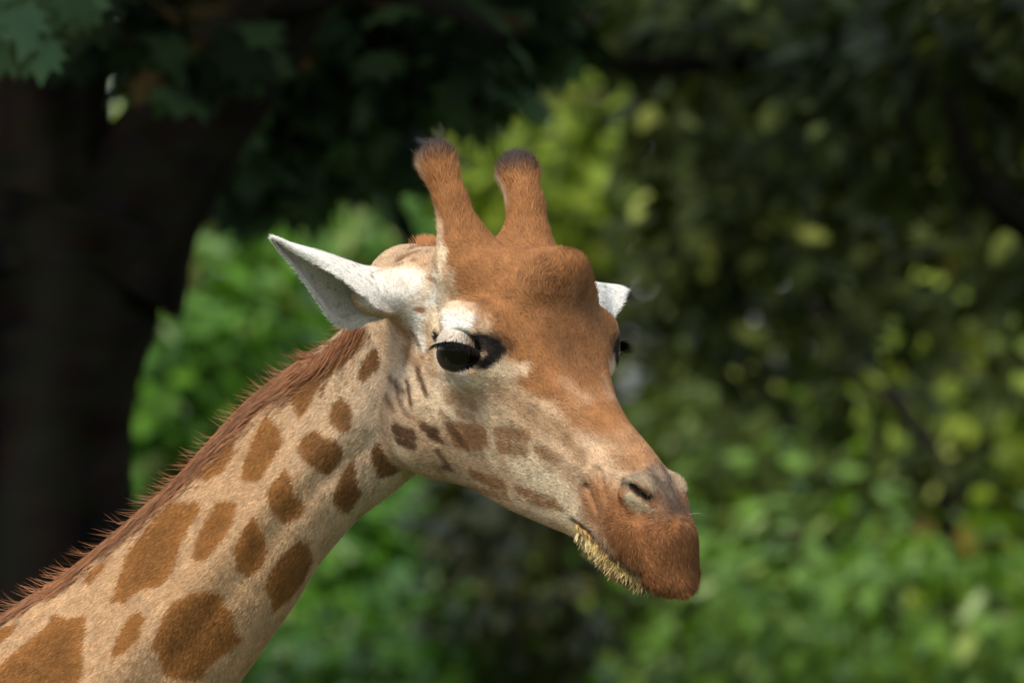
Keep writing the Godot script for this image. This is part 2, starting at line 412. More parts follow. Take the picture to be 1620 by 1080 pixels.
# colour, then two points of the head (forwards, up, out of the cheek), width, softness, strength
const COAT := [
	["brown", 0.134, 0.161, -0.007, 0.295, 0.120, 0.050, 0.07, 0.015, 1],
	["brown", 0.132, 0.241, 0.073, 0.174, 0.140, 0.094, 0.034, 0.008, 1],
	["brown", 0.115, 0.286, 0.075, 0.137, 0.231, 0.082, 0.045, 0.008, 1],
	["brown", 0.221, 0.100, 0.079, 0.302, 0.040, 0.069, 0.062, 0.018, 1],
	["brown", 0.307, 0.040, 0.060, 0.334, -0.030, 0.044, 0.07, 0.02, 1],
	["brown", 0.350, -0.050, 0.025, 0.410, -0.109, 0.024, 0.048, 0.022, .9],
	["brown", 0.426, -0.119, 0.018, 0.500, -0.178, 0.017, 0.034, 0.02, .8],
	["cream", 0.356, -0.065, 0.043, 0.390, -0.094, 0.026, 0.008, 0.03, .22],
	["cream", 0.408, -0.148, 0.048, 0.478, -0.173, 0.030, 0.008, 0.03, .25],
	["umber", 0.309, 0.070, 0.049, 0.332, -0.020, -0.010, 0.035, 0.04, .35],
	["cream", 0.105, 0.060, 0.099, 0.229, 0.045, 0.138, 0.012, 0.012, .7],
	["white", 0.060, 0.040, 0.109, 0.067, -0.005, 0.097, 0.016, 0.014, .8],
	["cream", 0.135, 0.140, 0.109, 0.135, 0.070, 0.104, 0.011, 0.008, .9],
	["cream", 0.105, 0.040, 0.099, 0.128, -0.050, 0.106, 0.014, 0.012, .8],
	["cream", 0.140, -0.052, 0.109, 0.247, -0.065, 0.126, 0.014, 0.014, .9],
	["cream", 0.264, -0.050, 0.128, 0.308, -0.045, 0.087, 0.012, 0.014, .7],
	["umber", 0.242, 0.035, 0.141, 0.294, -0.008, 0.107, 0.01, 0.014, .6],
	["white", 0.196, 0.028, 0.152, 0.237, 0.018, 0.147, 0.012, 0.005, 1],
	["umber", 0.286, -0.002, 0.120, 0.297, -0.006, 0.101, 0.008, 0.008, .7],
	["cream", 0.035, -0.035, 0.095, 0.072, -0.101, 0.098, 0.02, 0.025, .3],
	["cream", 0.105, -0.080, 0.099, 0.141, -0.120, 0.090, 0.02, 0.02, .5],
	["cream", 0.276, -0.179, 0.073, 0.357, -0.248, 0.050, 0.03, 0.025, .7],
	["cream", -0.295, -0.240, -0.271, 0.289, -0.274, 0.032, 0.012, 0.012, .7],
	["cream", 0.227, -0.150, 0.084, 0.215, -0.190, 0.067, 0.012, 0.012, .4],
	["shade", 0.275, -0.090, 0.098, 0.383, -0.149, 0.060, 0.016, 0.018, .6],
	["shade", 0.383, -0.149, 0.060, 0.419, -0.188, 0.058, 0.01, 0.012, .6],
	["rust", 0.532, -0.285, 0.057, 0.580, -0.304, 0.034, 0.06, 0.02, 1],
	["rust", 0.447, -0.252, 0.055, 0.532, -0.285, 0.057, 0.04, 0.04, .9],
	["rust", 0.583, -0.334, 0.024, 0.583, -0.358, 0.024, 0.05, 0.015, 1],
	["grey", 0.530, -0.218, 0.050, 0.562, -0.255, 0.024, 0.028, 0.03, .5],
	["dark", 0.530, -0.199, 0.003, 0.538, -0.215, -0.016, 0.014, 0.018, .5],
	["rim", 0.513, -0.220, 0.054, 0.527, -0.246, 0.059, 0.006, 0.003, .9],
	["rim", 0.527, -0.246, 0.059, 0.543, -0.265, 0.047, 0.006, 0.003, .9],
	["rim", 0.513, -0.220, 0.054, 0.531, -0.212, 0.046, 0.006, 0.003, .9],
	["rim", 0.531, -0.212, 0.046, 0.554, -0.228, 0.031, 0.006, 0.004, .8],
	["black", 0.525, -0.226, 0.046, 0.549, -0.244, 0.033, 0.008, 0.003, 1],
	["straw", 0.367, -0.288, 0.035, 0.416, -0.325, 0.036, 0.014, 0.01, .9],
	["straw", 0.416, -0.325, 0.036, 0.512, -0.366, 0.040, 0.014, 0.008, .9],
	["cream", 0.311, -0.269, 0.037, 0.364, -0.284, 0.036, 0.012, 0.01, .7],
	["cream", 0.042, 0.100, 0.165, 0.066, 0.092, 0.120, 0.026, 0.024, .8],
	["white", 0.049, 0.070, 0.177, 0.056, 0.062, 0.144, 0.024, 0.02, .8],
	["cream", 0.067, 0.101, 0.114, 0.106, 0.070, 0.101, 0.014, 0.02, .6],
	["cream", 0.021, -0.061, 0.096, 0.116, -0.100, 0.095, 0.03, 0.04, .45],
	["cream", 0.116, -0.100, 0.095, 0.257, -0.120, 0.096, 0.026, 0.04, .45],
	["cream", -0.002, -0.182, 0.077, -0.268, -0.250, -0.303, 0.02, 0.024, .7],
	["cream", 0.282, -0.199, 0.065, 0.370, -0.258, 0.048, 0.034, 0.026, .8],
	["white", 0.125, -0.055, 0.103, 0.229, -0.060, 0.138, 0.014, 0.016, .5],
	["white", 0.057, 0.035, 0.106, 0.105, 0.060, 0.099, 0.015, 0.016, .8],
	["white", 0.105, 0.060, 0.099, 0.118, 0.100, 0.111, 0.012, 0.014, .7],
	["cream", 0.105, 0.040, 0.099, 0.225, 0.050, 0.134, 0.02, 0.012, .8],
	["umber", 0.271, -0.008, 0.134, 0.291, -0.012, 0.111, 0.009, 0.008, .9],
	["spot", 0.003, -0.141, 0.096, 0.040, -0.151, 0.092, 0.011, 0.004, .95],
	["spot", 0.002, -0.160, 0.091, 0.035, -0.167, 0.086, 0.008, 0.004, .95],
	["spot", 0.069, -0.137, 0.092, 0.090, -0.145, 0.085, 0.009, 0.004, .95],
	["spot", 0.078, -0.151, 0.085, 0.094, -0.159, 0.078, 0.006, 0.004, .9],
	["spot", 0.079, -0.176, 0.071, 0.083, -0.196, 0.053, 0.006, 0.004, .85],
	["spot", 0.071, -0.200, 0.052, 0.084, -0.206, 0.046, 0.006, 0.004, .7],
	["patch", 0.126, -0.140, 0.083, 0.205, -0.144, 0.086, 0.013, 0.005, .85],
	["patch", 0.129, -0.161, 0.073, 0.200, -0.162, 0.079, 0.013, 0.005, .85],
	["spot", 0.123, -0.132, 0.086, 0.140, -0.150, 0.079, 0.007, 0.006, .6],
	["spot", 0.130, -0.151, 0.079, 0.152, -0.174, 0.068, 0.008, 0.008, .6],
	["patch", 0.249, -0.145, 0.086, 0.310, -0.149, 0.082, 0.012, 0.007, .75],
	["patch", 0.244, -0.168, 0.077, 0.296, -0.173, 0.074, 0.013, 0.007, .75],
	["patch", 0.325, -0.171, 0.073, 0.361, -0.184, 0.067, 0.01, 0.008, .6],
	["patch", 0.135, -0.213, 0.044, 0.208, -0.228, 0.047, 0.012, 0.006, .85],
	["patch", 0.099, -0.234, 0.019, 0.213, -0.246, 0.038, 0.009, 0.008, .65],
	["patch", 0.251, -0.235, 0.049, 0.337, -0.254, 0.046, 0.009, 0.008, .75],
	["patch", 0.283, -0.254, 0.042, 0.352, -0.264, 0.044, 0.006, 0.006, .7],
	["patch", 0.139, -0.090, 0.099, 0.205, -0.100, 0.102, 0.014, 0.014, .6],
	["patch", 0.108, -0.052, 0.102, 0.153, -0.062, 0.110, 0.008, 0.008, .5],
	["spot", 0.057, -0.045, 0.097, 0.082, -0.086, 0.099, 0.005, 0.004, .85],
	["spot", 0.033, -0.066, 0.098, 0.045, -0.103, 0.099, 0.004, 0.004, .85],
	["spot", -0.024, -0.061, 0.088, 0.024, -0.081, 0.099, 0.006, 0.006, .7],
	["spot", -0.029, -0.091, 0.091, -0.004, -0.107, 0.099, 0.006, 0.006, .7],
	["patch", 0.017, -0.015, 0.092, 0.060, -0.040, 0.097, 0.008, 0.008, .6],
	["spot", 0.046, 0.012, 0.097, 0.060, -0.008, 0.097, 0.005, 0.004, .8],
	["patch", 0.072, 0.051, 0.107, 0.081, 0.049, 0.102, 0.006, 0.003, .9],
	["spot", -0.030, 0.134, 0.064, 0.017, 0.143, 0.064, 0.006, 0.005, .6],
	["spot", 0.042, 0.129, 0.093, 0.109, 0.140, 0.103, 0.005, 0.005, .6],
	["patch", 0.088, 0.100, 0.104, 0.120, 0.094, 0.109, 0.004, 0.004, .8],
	["patch", 0.004, 0.028, 0.101, 0.029, 0.010, 0.096, 0.01, 0.01, .6],
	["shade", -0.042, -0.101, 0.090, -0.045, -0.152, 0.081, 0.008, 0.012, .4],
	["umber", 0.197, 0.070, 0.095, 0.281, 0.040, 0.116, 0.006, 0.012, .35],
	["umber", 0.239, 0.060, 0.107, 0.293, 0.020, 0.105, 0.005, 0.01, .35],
	["brown", 0.156, 0.070, 0.103, 0.254, 0.040, 0.133, 0.01, 0.016, .6],
	["cream", 0.046, 0.109, 0.135, 0.112, 0.135, 0.106, 0.022, 0.024, .5],
	["patch", -0.034, 0.122, 0.074, -0.008, 0.142, 0.059, 0.005, 0.006, .5],
	["rim", 0.530, -0.238, 0.056, 0.541, -0.250, 0.049, 0.005, 0.003, 1],
	["rim", 0.546, -0.255, 0.046, 0.555, -0.261, 0.038, 0.005, 0.003, .9],
	["white", 0.054, 0.085, 0.159, 0.065, 0.088, 0.125, 0.03, 0.024, .75],
	["patch", -0.017, 0.132, 0.070, 0.021, 0.143, 0.065, 0.007, 0.005, .6],
	["spot", 0.034, 0.117, 0.127, 0.032, 0.125, 0.105, 0.004, 0.004, .6],
	["patch", 0.066, 0.121, 0.096, 0.114, 0.130, 0.107, 0.005, 0.005, .5],
	["black", 0.109, 0.007, 0.103, 0.179, -0.022, 0.148, 0.008, 0.004, 1],
	["black", 0.179, -0.025, 0.148, 0.212, -0.044, 0.136, 0.008, 0.004, 1],
	["black", 0.212, -0.044, 0.136, 0.268, -0.036, 0.131, 0.009, 0.004, 1],
	["black", 0.270, -0.034, 0.133, 0.288, -0.016, 0.114, 0.009, 0.006, 1],
	["umber", 0.281, 0.012, 0.129, 0.297, -0.008, 0.101, 0.007, 0.008, .8],
	["dark", 0.550, -0.226, 0.005, 0.573, -0.262, -0.004, 0.014, 0.026, .8],
	["dark", 0.528, -0.202, 0.015, 0.540, -0.217, -0.015, 0.008, 0.012, .5],
	["black", 0.369, -0.280, 0.040, 0.449, -0.312, 0.050, 0.005, 0.005, .85],
	["black", 0.449, -0.312, 0.050, 0.548, -0.355, 0.053, 0.005, 0.005, .85],
	["patch", -0.025, 0.140, 0.058, 0.115, 0.125, 0.108, 0.014, 0.018, .35],
	["spot", -0.025, 0.147, 0.045, -0.030, 0.152, 0.017, 0.005, 0.004, .6],
	["spot", -0.030, 0.128, 0.070, 0.007, 0.133, 0.079, 0.005, 0.004, .6],
	["spot", 0.040, 0.143, 0.064, 0.112, 0.151, 0.103, 0.004, 0.004, .5],
	["spot", 0.117, 0.120, 0.110, 0.129, 0.110, 0.114, 0.004, 0.003, .5],
	["white", 0.180, 0.040, 0.149, 0.243, 0.032, 0.143, 0.012, 0.014, .7],
	["black", 0.234, -0.013, 0.113, 0.280, -0.016, 0.123, 0.014, 0.006, 1],
	["black", 0.263, 0.004, 0.140, 0.283, -0.004, 0.123, 0.01, 0.006, 1],
	["patch", 0.154, -0.115, 0.093, 0.195, -0.122, 0.094, 0.007, 0.004, .6],
	["patch", 0.113, -0.115, 0.093, 0.128, -0.122, 0.090, 0.005, 0.004, .55],
	["spot", 0.026, -0.111, 0.100, 0.040, -0.121, 0.098, 0.005, 0.004, .6],
	["patch", 0.212, -0.150, 0.084, 0.217, -0.160, 0.081, 0.005, 0.004, .4],
	["patch", 0.055, -0.197, 0.059, 0.056, -0.214, 0.039, 0.005, 0.004, .6],
	["cream", -0.300, -0.234, -0.264, -0.282, -0.246, -0.287, 0.008, 0.008, .7],
	["cream", 0.225, -0.245, 0.040, 0.238, -0.260, 0.033, 0.008, 0.008, .8],
	["cream", 0.202, -0.175, 0.073, 0.214, -0.195, 0.065, 0.008, 0.008, .6],
	["cream", 0.321, -0.159, 0.077, 0.298, -0.199, 0.065, 0.007, 0.008, .6],
	["umber", 0.537, -0.252, 0.054, 0.536, -0.242, 0.040, 0.0018, 0.002, .9],
	["umber", 0.542, -0.261, 0.048, 0.546, -0.250, 0.040, 0.0018, 0.002, .9],
	["umber", 0.552, -0.267, 0.043, 0.553, -0.255, 0.038, 0.0016, 0.002, .8],
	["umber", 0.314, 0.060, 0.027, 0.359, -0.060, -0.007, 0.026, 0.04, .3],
	["dark", 0.245, -0.012, 0.148, 0.262, -0.012, 0.130, 0.014, 0.010, 0.95],
	["spot", 0.062, -0.048, 0.098, 0.084, -0.088, 0.098, 0.006, 0.004, .8],
	["spot", 0.037, -0.067, 0.099, 0.047, -0.103, 0.100, 0.005, 0.004, .8],
	["spot", -0.000, -0.065, 0.094, 0.020, -0.101, 0.100, 0.005, 0.005, .7],
	["patch", 0.038, 0.000, 0.094, 0.025, -0.035, 0.094, 0.007, 0.006, .7],
	["patch", -0.022, -0.101, 0.095, 0.003, -0.113, 0.099, 0.006, 0.006, .5],
	["umber", 0.325, -0.101, 0.080, 0.364, -0.127, 0.064, 0.0025, 0.01, .22],
	["umber", 0.364, -0.127, 0.064, 0.425, -0.193, 0.056, 0.0025, 0.01, .28],
	["patch", 0.063, -0.016, 0.096, 0.074, -0.030, 0.098, 0.005, 0.004, .5],
	["patch", 0.114, -0.151, 0.079, 0.101, -0.161, 0.076, 0.005, 0.005, .5],
	["patch", 0.048, -0.123, 0.098, 0.064, -0.129, 0.095, 0.004, 0.004, .5],
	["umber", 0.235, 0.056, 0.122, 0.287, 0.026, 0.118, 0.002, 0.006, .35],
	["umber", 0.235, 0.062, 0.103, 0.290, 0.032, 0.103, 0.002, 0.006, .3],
]
# markings of the neck: millimetres along and up the neck's own middle plane
const NECK_PATCHES := [
	["patch", -232, 25, -239, -7, -257, -26, -278, -42, -295, -63, -304, -90, -307, -85, -298, -56, -282, -21, -264, 7],
	["patch", -273, -3, -282, -24, -295, -46, -313, -82, -325, -106, -339, -122, -351, -101, -359, -85, -332, -53, -300, -24],
	["patch", -218, -7, -204, -15, -207, -35, -222, -49, -234, -61, -246, -56, -241, -35, -229, -15],
	["patch", -271, -85, -257, -99, -252, -124, -259, -142, -271, -144, -286, -133, -293, -120, -284, -96],
	["patch", -337, -153, -311, -138, -300, -149, -278, -156, -268, -174, -275, -195, -295, -214, -314, -202, -334, -185, -341, -167],
	["patch", -393, -115, -370, -138, -365, -160, -382, -188, -403, -221, -432, -221, -429, -188, -414, -153],
	["patch", -359, -199, -350, -224, -346, -244, -327, -263, -339, -281, -363, -290, -382, -270, -393, -242, -379, -221],
	["patch", -250, -181, -247, -221, -238, -242, -250, -260, -264, -277, -288, -256, -278, -224, -264, -199],
	["patch", -225, -171, -207, -156, -189, -181, -177, -206, -189, -214, -211, -219, -224, -188],
	["patch", -218, -89, -207, -79, -200, -91, -211, -111, -216, -116],
	["patch", -446, -152, -446, -179, -464, -209, -490, -223, -503, -217, -472, -180],
	["patch", -550, -258, -498, -254, -502, -273, -528, -318, -543, -367, -558, -389, -596, -397, -622, -419, -641, -415, -633, -386, -618, -340, -588, -299],
	["patch", -472, -254, -438, -258, -446, -292, -483, -344, -494, -351, -511, -346, -506, -322, -490, -285],
	["patch", -411, -276, -400, -299, -389, -329, -397, -360, -419, -376, -440, -363, -444, -329, -431, -303],
	["patch", -344, -318, -325, -322, -318, -351, -333, -382, -359, -415, -383, -435, -385, -412, -397, -393, -385, -363, -371, -344],
	["patch", -510, -401, -472, -397, -460, -419, -446, -435, -442, -465, -427, -476, -460, -499, -483, -517, -498, -540, -528, -543, -558, -532, -565, -494, -577, -487, -558, -442, -543, -415],
	["patch", -596, -431, -585, -442, -596, -472, -614, -494, -637, -506, -641, -494, -629, -468, -614, -442],
	["patch", -735, -438, -716, -442, -682, -438, -686, -479, -686, -537, -728, -578, -801, -588, -852, -557, -831, -525, -791, -490, -757, -465],
	["patch", -645, -344, -660, -367, -675, -389, -689, -386, -681, -369],
	["patch", -791, -451, -811, -476, -862, -517, -892, -507, -841, -466],
	["patch", -568, -562, -517, -573, -486, -588, -527, -649, -588, -679, -639, -649, -618, -598],
	["patch", -750, -608, -669, -598, -649, -649, -679, -730, -760, -760, -801, -699],
	["patch", -882, -588, -821, -608, -831, -689, -902, -760, -973, -730, -953, -649],
]

var coat := PackedColorArray()      # ground colour of each skin vertex
var mark := PackedFloat32Array()    # metres inside the nearest neck patch
var pelt := PackedFloat32Array()    # hair length
var flow := PackedVector3Array()    # hair direction

func outline_distance(poly: PackedVector2Array, p: Vector2) -> float:
	var best := 1e9
	var inside := false
	var n := poly.size()
	var a := poly[n - 1]
	for i in n:
		var b := poly[i]
		var e := b - a
		var w := p - a
		var h := clampf(w.dot(e) / e.length_squared(), 0.0, 1.0)
		best = minf(best, (w - e * h).length_squared())
		if (a.y > p.y) != (b.y > p.y) and p.x < (b.x - a.x) * (p.y - a.y) / (b.y - a.y) + a.x:
			inside = not inside
		a = b
	return sqrt(best) if inside else -sqrt(best)

func dress() -> void:
	var count := skin_v.size()
	coat.resize(count)
	mark.resize(count)
	mark.fill(-1.0)
	pelt.resize(count)
	flow.resize(count)
	var polys: Array[PackedVector2Array] = []
	var boxes: Array[Rect2] = []
	for row in NECK_PATCHES:
		var poly := PackedVector2Array()
		for i in range(1, row.size(), 2): poly.append(Vector2(row[i], row[i + 1]) * 0.001)
		var box := Rect2(poly[0], Vector2.ZERO)
		for p in poly: box = box.expand(p)
		polys.append(poly)
		boxes.append(box.grow(0.012))
	var buckets := {}
	var head_at := PackedVector3Array()
	head_at.resize(count)
	var back := from_head(-0.85, 0.50, 0.0) - HEAD_AT
	var up := Vector3(0, 1, 0)
	var fore := from_head(0.45, -0.9, 0.0) - HEAD_AT
	for i in count:
		var p := skin_v[i]
		var h := to_head(p)
		head_at[i] = h
		var dn := (neck_field(p) if p.x > -0.95 else -1.0) if p.x < 0.02 else 1.0
		var dh := head_field(p) if p.x > -0.45 else 1.0
		var n1 := grain.get_noise_3d(p.x * 55.0, p.y * 55.0, p.z * 55.0)
		if dn < dh:
			var light := smoothstep(-0.42, -0.16, p.x + 0.25 * n1)
			var c := Color(0.62, 0.425, 0.255).lerp(Color(0.72, 0.62, 0.50), 0.8 * light)
			c = c.lerp(Color(0.50, 0.28, 0.115), 0.35 * smoothstep(-0.2, 0.35, n1))
			coat[i] = c
			flow[i] = Vector3(-0.70, -0.71, 0.0)
			pelt[i] = 0.0085
			var q := Vector2(p.x, p.y)
			if p.z < -0.30: q += Vector2(0.06, 0.05)
			var m := -1.0
			for k in polys.size():
				if boxes[k].has_point(q): m = maxf(m, outline_distance(polys[k], q))
			mark[i] = m + 0.0030 * n1 if m > -0.9 else -1.0
			if p.x < -0.90 or p.y < -0.66:
				pelt[i] = 0.0
				if p.x < -0.98 or p.y < -0.78: mark[i] = 0.25 * (grain.get_noise_3d(p.x * 3.2, p.y * 3.2, p.z * 3.2) + 0.05)
		else:
			coat[i] = PALETTE.tan
			var horn := smoothstep(0.13, 0.20, h.y) * smoothstep(0.015, 0.04, absf(h.z))
			var knob := smoothstep(0.24, 0.30, h.x + 0.01 * n1) * smoothstep(0.05, 0.09, h.y)
			var lip := smoothstep(0.40, 0.47, h.x + 0.03 * n1) * smoothstep(-0.24, -0.33, h.y + 0.03 * n1)
			var f := back.lerp(up + back * 0.3, horn).lerp(up + fore * 0.4, knob).lerp(fore, lip)
			f += Vector3(grain.get_noise_3d(p.x * 25.0, p.y * 25.0, p.z * 25.0), grain.get_noise_3d(p.y * 25.0, p.z * 25.0, p.x * 25.0 + 9.0), 0.0) * 0.8
			pelt[i] = 0.0075 + 0.005 * horn + 0.009 * horn * smoothstep(0.22, 0.29, h.y) + 0.006 * knob + 0.0015 * lip + 0.007 * lip * exp(-absf((h.x - 0.372) * 0.458 + (h.y + 0.280) * 0.889) / 0.022)
			var eye := Vector3(h.x - 0.204, h.y + 0.013, absf(h.z) - 0.128)
			if eye.length() < 0.046: pelt[i] = 0.0
			if (Vector3(h.x, h.y, absf(h.z)) - Vector3(0.534, -0.236, 0.052)).length() < 0.013: pelt[i] = 0.0
			flow[i] = f.normalized()
			var key := Vector2i(int(floor(h.x * 50.0)), int(floor(h.y * 50.0)))
			if not buckets.has(key): buckets[key] = PackedInt32Array()
			buckets[key].append(i)
	for row in COAT:
		var c: Color = PALETTE[row[0]]
		var p := Vector3(row[1], row[2], absf(row[3]))
		var q := Vector3(row[4], row[5], absf(row[6]))
		var s := q - p
		var ss := maxf(s.length_squared(), 1e-8)
		var reach: float = row[7] + row[8] + 0.004
		for kx in range(int(floor((minf(p.x, q.x) - reach) * 50.0)), int(floor((maxf(p.x, q.x) + reach) * 50.0)) + 1):
			for ky in range(int(floor((minf(p.y, q.y) - reach) * 50.0)), int(floor((maxf(p.y, q.y) + reach) * 50.0)) + 1):
				var key := Vector2i(kx, ky)
				if not buckets.has(key): continue
				for i in buckets[key]:
					var h := head_at[i]
					h.z = absf(h.z)
					var w := h - p
					var d := (w - s * clampf(w.dot(s) / ss, 0.0, 1.0)).length()
					if d > reach: continue
					var x := skin_v[i]
					d += grain.get_noise_3d(x.x * 90.0, x.y * 90.0, x.z * 90.0) * minf(row[8] * 0.8, 0.008)
					var k: float = row[9] * (1.0 - smoothstep(row[7] - row[8] * 0.5, row[7] + row[8] * 0.5, d))
					if k > 0.0: coat[i] = coat[i].lerp(c, k)
	# horn tips, and the mottling of the whole coat
	for i in count:
		var h := head_at[i]
		var s3 := skin_v[i]
		coat[i] = coat[i] * (1.0 + 0.26 * grain.get_noise_3d(s3.x * 34.0, s3.y * 34.0, s3.z * 34.0) + 0.16 * grain.get_noise_3d(s3.x * 120.0, s3.y * 120.0, s3.z * 120.0))
		var tip := smoothstep(0.262, 0.296, h.y - (0.0 if h.z > 0.0 else -0.018) - 0.25 * (h.x - 0.09))
		if tip > 0.0 and absf(h.z) > 0.03: coat[i] = coat[i].lerp(Color(0.060, 0.042, 0.040), tip)

func neck_patch_color(p: Vector3) -> Color:
	return Color(0.34, 0.155, 0.045).lerp(Color(0.22, 0.110, 0.045), smoothstep(-0.45, -0.2, p.x))

func tint(i: int, p: Vector3) -> Color:
	return coat[i].lerp(neck_patch_color(p), smoothstep(-0.0025, 0.0025, mark[i]))

func hair(density: float, first: int, last: int) -> ArrayMesh:
	var v := PackedVector3Array()
	var nr := PackedVector3Array()
	var col := PackedColorArray()
	for t in range(first, last, 3):
		var i := skin_i[t]
		var j := skin_i[t + 1]
		var k := skin_i[t + 2]
		var len_mid := pelt[i]
		if len_mid <= 0.0: continue
		var a := skin_v[i]
		var ab := skin_v[j] - a
		var ac := skin_v[k] - a
		var cr := ac.cross(ab)
		var nn := skin_n[i]
		var want := cr.length() * 0.5 * density * (1.0 if nn.z > -0.35 else 0.3)
		var number := int(want + rng.randf())
		if number < 1: continue
		var dir := flow[i]
		dir = (dir - nn * dir.dot(nn)).normalized()
		var side := dir.cross(nn)
		for h in number:
			var x := rng.randf()
			var y := rng.randf()
			if x + y > 1.0:
				x = 1.0 - x
				y = 1.0 - y
			var root := a + ab * x + ac * y
			var m := mark[i] * (1.0 - x - y) + mark[j] * x + mark[k] * y
			var c := coat[i].lerp(coat[j], x).lerp(coat[k], y)
			if m > -0.01: c = c.lerp(neck_patch_color(root) * (1.12 - 0.30 * smoothstep(0.0, 0.028, m) - 0.3 * grain.get_noise_3d(root.x * 28.0, root.y * 28.0, root.z * 28.0)), smoothstep(-0.0015, 0.0015, m + rng.randf_range(-0.0022, 0.0022)))
			var bend := rng.randfn(0.0, 0.28)
			var d := dir + side * bend + nn * rng.randf_range(0.06, 0.32)
			var l := len_mid * rng.randf_range(0.65, 1.25)
			if len_mid > 0.011: d += nn * rng.randf_range(-0.05, 0.35) + side * rng.randfn(0.0, 0.15)
			var wide := side * (0.00045 + l * 0.035)
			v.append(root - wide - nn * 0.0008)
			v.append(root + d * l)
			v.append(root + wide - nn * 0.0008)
			var lit := (nn + side * rng.randf_range(-0.45, 0.45) + dir * rng.randf_range(-0.25, 0.35)).normalized()
			nr.append(lit)
			nr.append(lit)
			nr.append(lit)
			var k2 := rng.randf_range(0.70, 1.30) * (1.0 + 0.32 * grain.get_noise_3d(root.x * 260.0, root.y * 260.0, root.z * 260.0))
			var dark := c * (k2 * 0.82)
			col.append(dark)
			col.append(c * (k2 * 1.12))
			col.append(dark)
	return mesh_of(v, nr, col, PackedInt32Array())

# ---------------------------------------------------------------- the wood behind

# the point that lies this far from the camera on the line through a pixel of the photograph
func far_point(px: float, py: float, away: float) -> Vector3:
	return at(px, py, AWAY - away) + Vector3(0, EYE_HEIGHT, 0)

func leaf_shape(lobes: int) -> ArrayMesh:
	var rim: Array[Vector2] = []
	if lobes == 0:
		rim = [Vector2(0, 0), Vector2(0.20, 0.18), Vector2(0.27, 0.42), Vector2(0.18, 0.74), Vector2(0, 1.0), Vector2(-0.18, 0.74), Vector2(-0.27, 0.42), Vector2(-0.20, 0.18)]
	else:
		rim = [Vector2(0, 0), Vector2(0.16, 0.02), Vector2(0.40, -0.10), Vector2(0.36, 0.14), Vector2(0.56, 0.34), Vector2(0.36, 0.40), Vector2(0.42, 0.70), Vector2(0.20, 0.60), Vector2(0, 1.0),
			Vector2(-0.20, 0.60), Vector2(-0.42, 0.70), Vector2(-0.36, 0.40), Vector2(-0.56, 0.34), Vector2(-0.36, 0.14), Vector2(-0.40, -0.10), Vector2(-0.16, 0.02)]
	var v := PackedVector3Array()
	var idx := PackedInt32Array()
	v.append(Vector3(0, 0.02, 0.40))
	for p in rim: v.append(Vector3(p.x, -absf(p.x) * 0.28 - p.y * p.y * 0.16, p.y))
	for i in rim.size():
		idx.append_array(PackedInt32Array([0, 1 + i, 1 + (i + 1) % rim.size()]))
	var nr := PackedVector3Array()
	for p in v: nr.append(Vector3(signf(p.x) * 0.25, 1, 0.1).normalized())
	return mesh_of(v, nr, PackedColorArray(), idx)

var leaf_stuff := {}

func leaf_material(glow: float, rough: float) -> StandardMaterial3D:
	var key := "%s %s" % [glow, rough]
	if not leaf_stuff.has(key):
		var m := painted(rough, 0.35 if rough < 0.5 else 0.18)
		m.backlight_enabled = true
		m.backlight = Color(glow, glow, glow * 0.55)
		leaf_stuff[key] = m
	return leaf_stuff[key]

# leaves spread through clumps: [centre, radii] each
func crown(parent: Node, called: String, clumps: Array, count: int, shape: Mesh, size: float, tones: Array, mat: Material, gap := 0.0, clump_size := 0.5, fade := 0.0) -> MultiMeshInstance3D:
	var mm := MultiMesh.new()
	mm.transform_format = MultiMesh.TRANSFORM_3D
	mm.use_colors = true
	mm.mesh = shape
	var where: Array[Transform3D] = []
	var tone := PackedColorArray()
	var total := 0.0
	for c in clumps: total += c[1].x * c[1].y + c[1].z * c[1].x + c[1].y * c[1].z
	for c in clumps:
		var n := int(count * (c[1].x * c[1].y + c[1].z * c[1].x + c[1].y * c[1].z) / total)
		for i in n:
			var d := Vector3(rng.randfn(), rng.randfn(), rng.randfn()).normalized()
			var p: Vector3 = c[0] + d * c[1] * pow(rng.randf(), 0.30) * (1.0 + 0.25 * patchy.get_noise_3d(d.x * 3.0 + c[0].x, d.y * 3.0, d.z * 3.0))
			var k := patchy.get_noise_3d(p.x / clump_size, p.y / clump_size, p.z / clump_size)
			if k < gap - 0.5 + fade * (p.y - c[0].y) / c[1].y: continue
			var up := (Vector3(0, 0.8, 0) + d * 0.6 + Vector3(rng.randfn(0, 0.45), rng.randfn(0, 0.35), rng.randfn(0, 0.45))).normalized()
			var ahead := (d + Vector3(rng.randfn(), rng.randfn() - 0.7, rng.randfn())).normalized()
			var side := up.cross(ahead).normalized()
			ahead = side.cross(up)
			var s := size * rng.randf_range(0.5, 1.45)
			where.append(Transform3D(side * s, up * s, ahead * s, p - parent.position))
			var t: Color = tones[0].lerp(tones[1], clampf(0.45 + 1.3 * k + rng.randfn(0.0, 0.25), 0.0, 1.0))
			if tones.size() > 2 and rng.randf() < 0.05: t = tones[2]
			tone.append(t)
	mm.instance_count = where.size()
	for i in where.size():
		mm.set_instance_transform(i, where[i])
		mm.set_instance_color(i, tone[i])
	var o := MultiMeshInstance3D.new()
	o.name = called
	o.multimesh = mm
	o.material_override = mat
	parent.add_child(o, true)
	tag(o, "", "", "", "stuff")
	return o

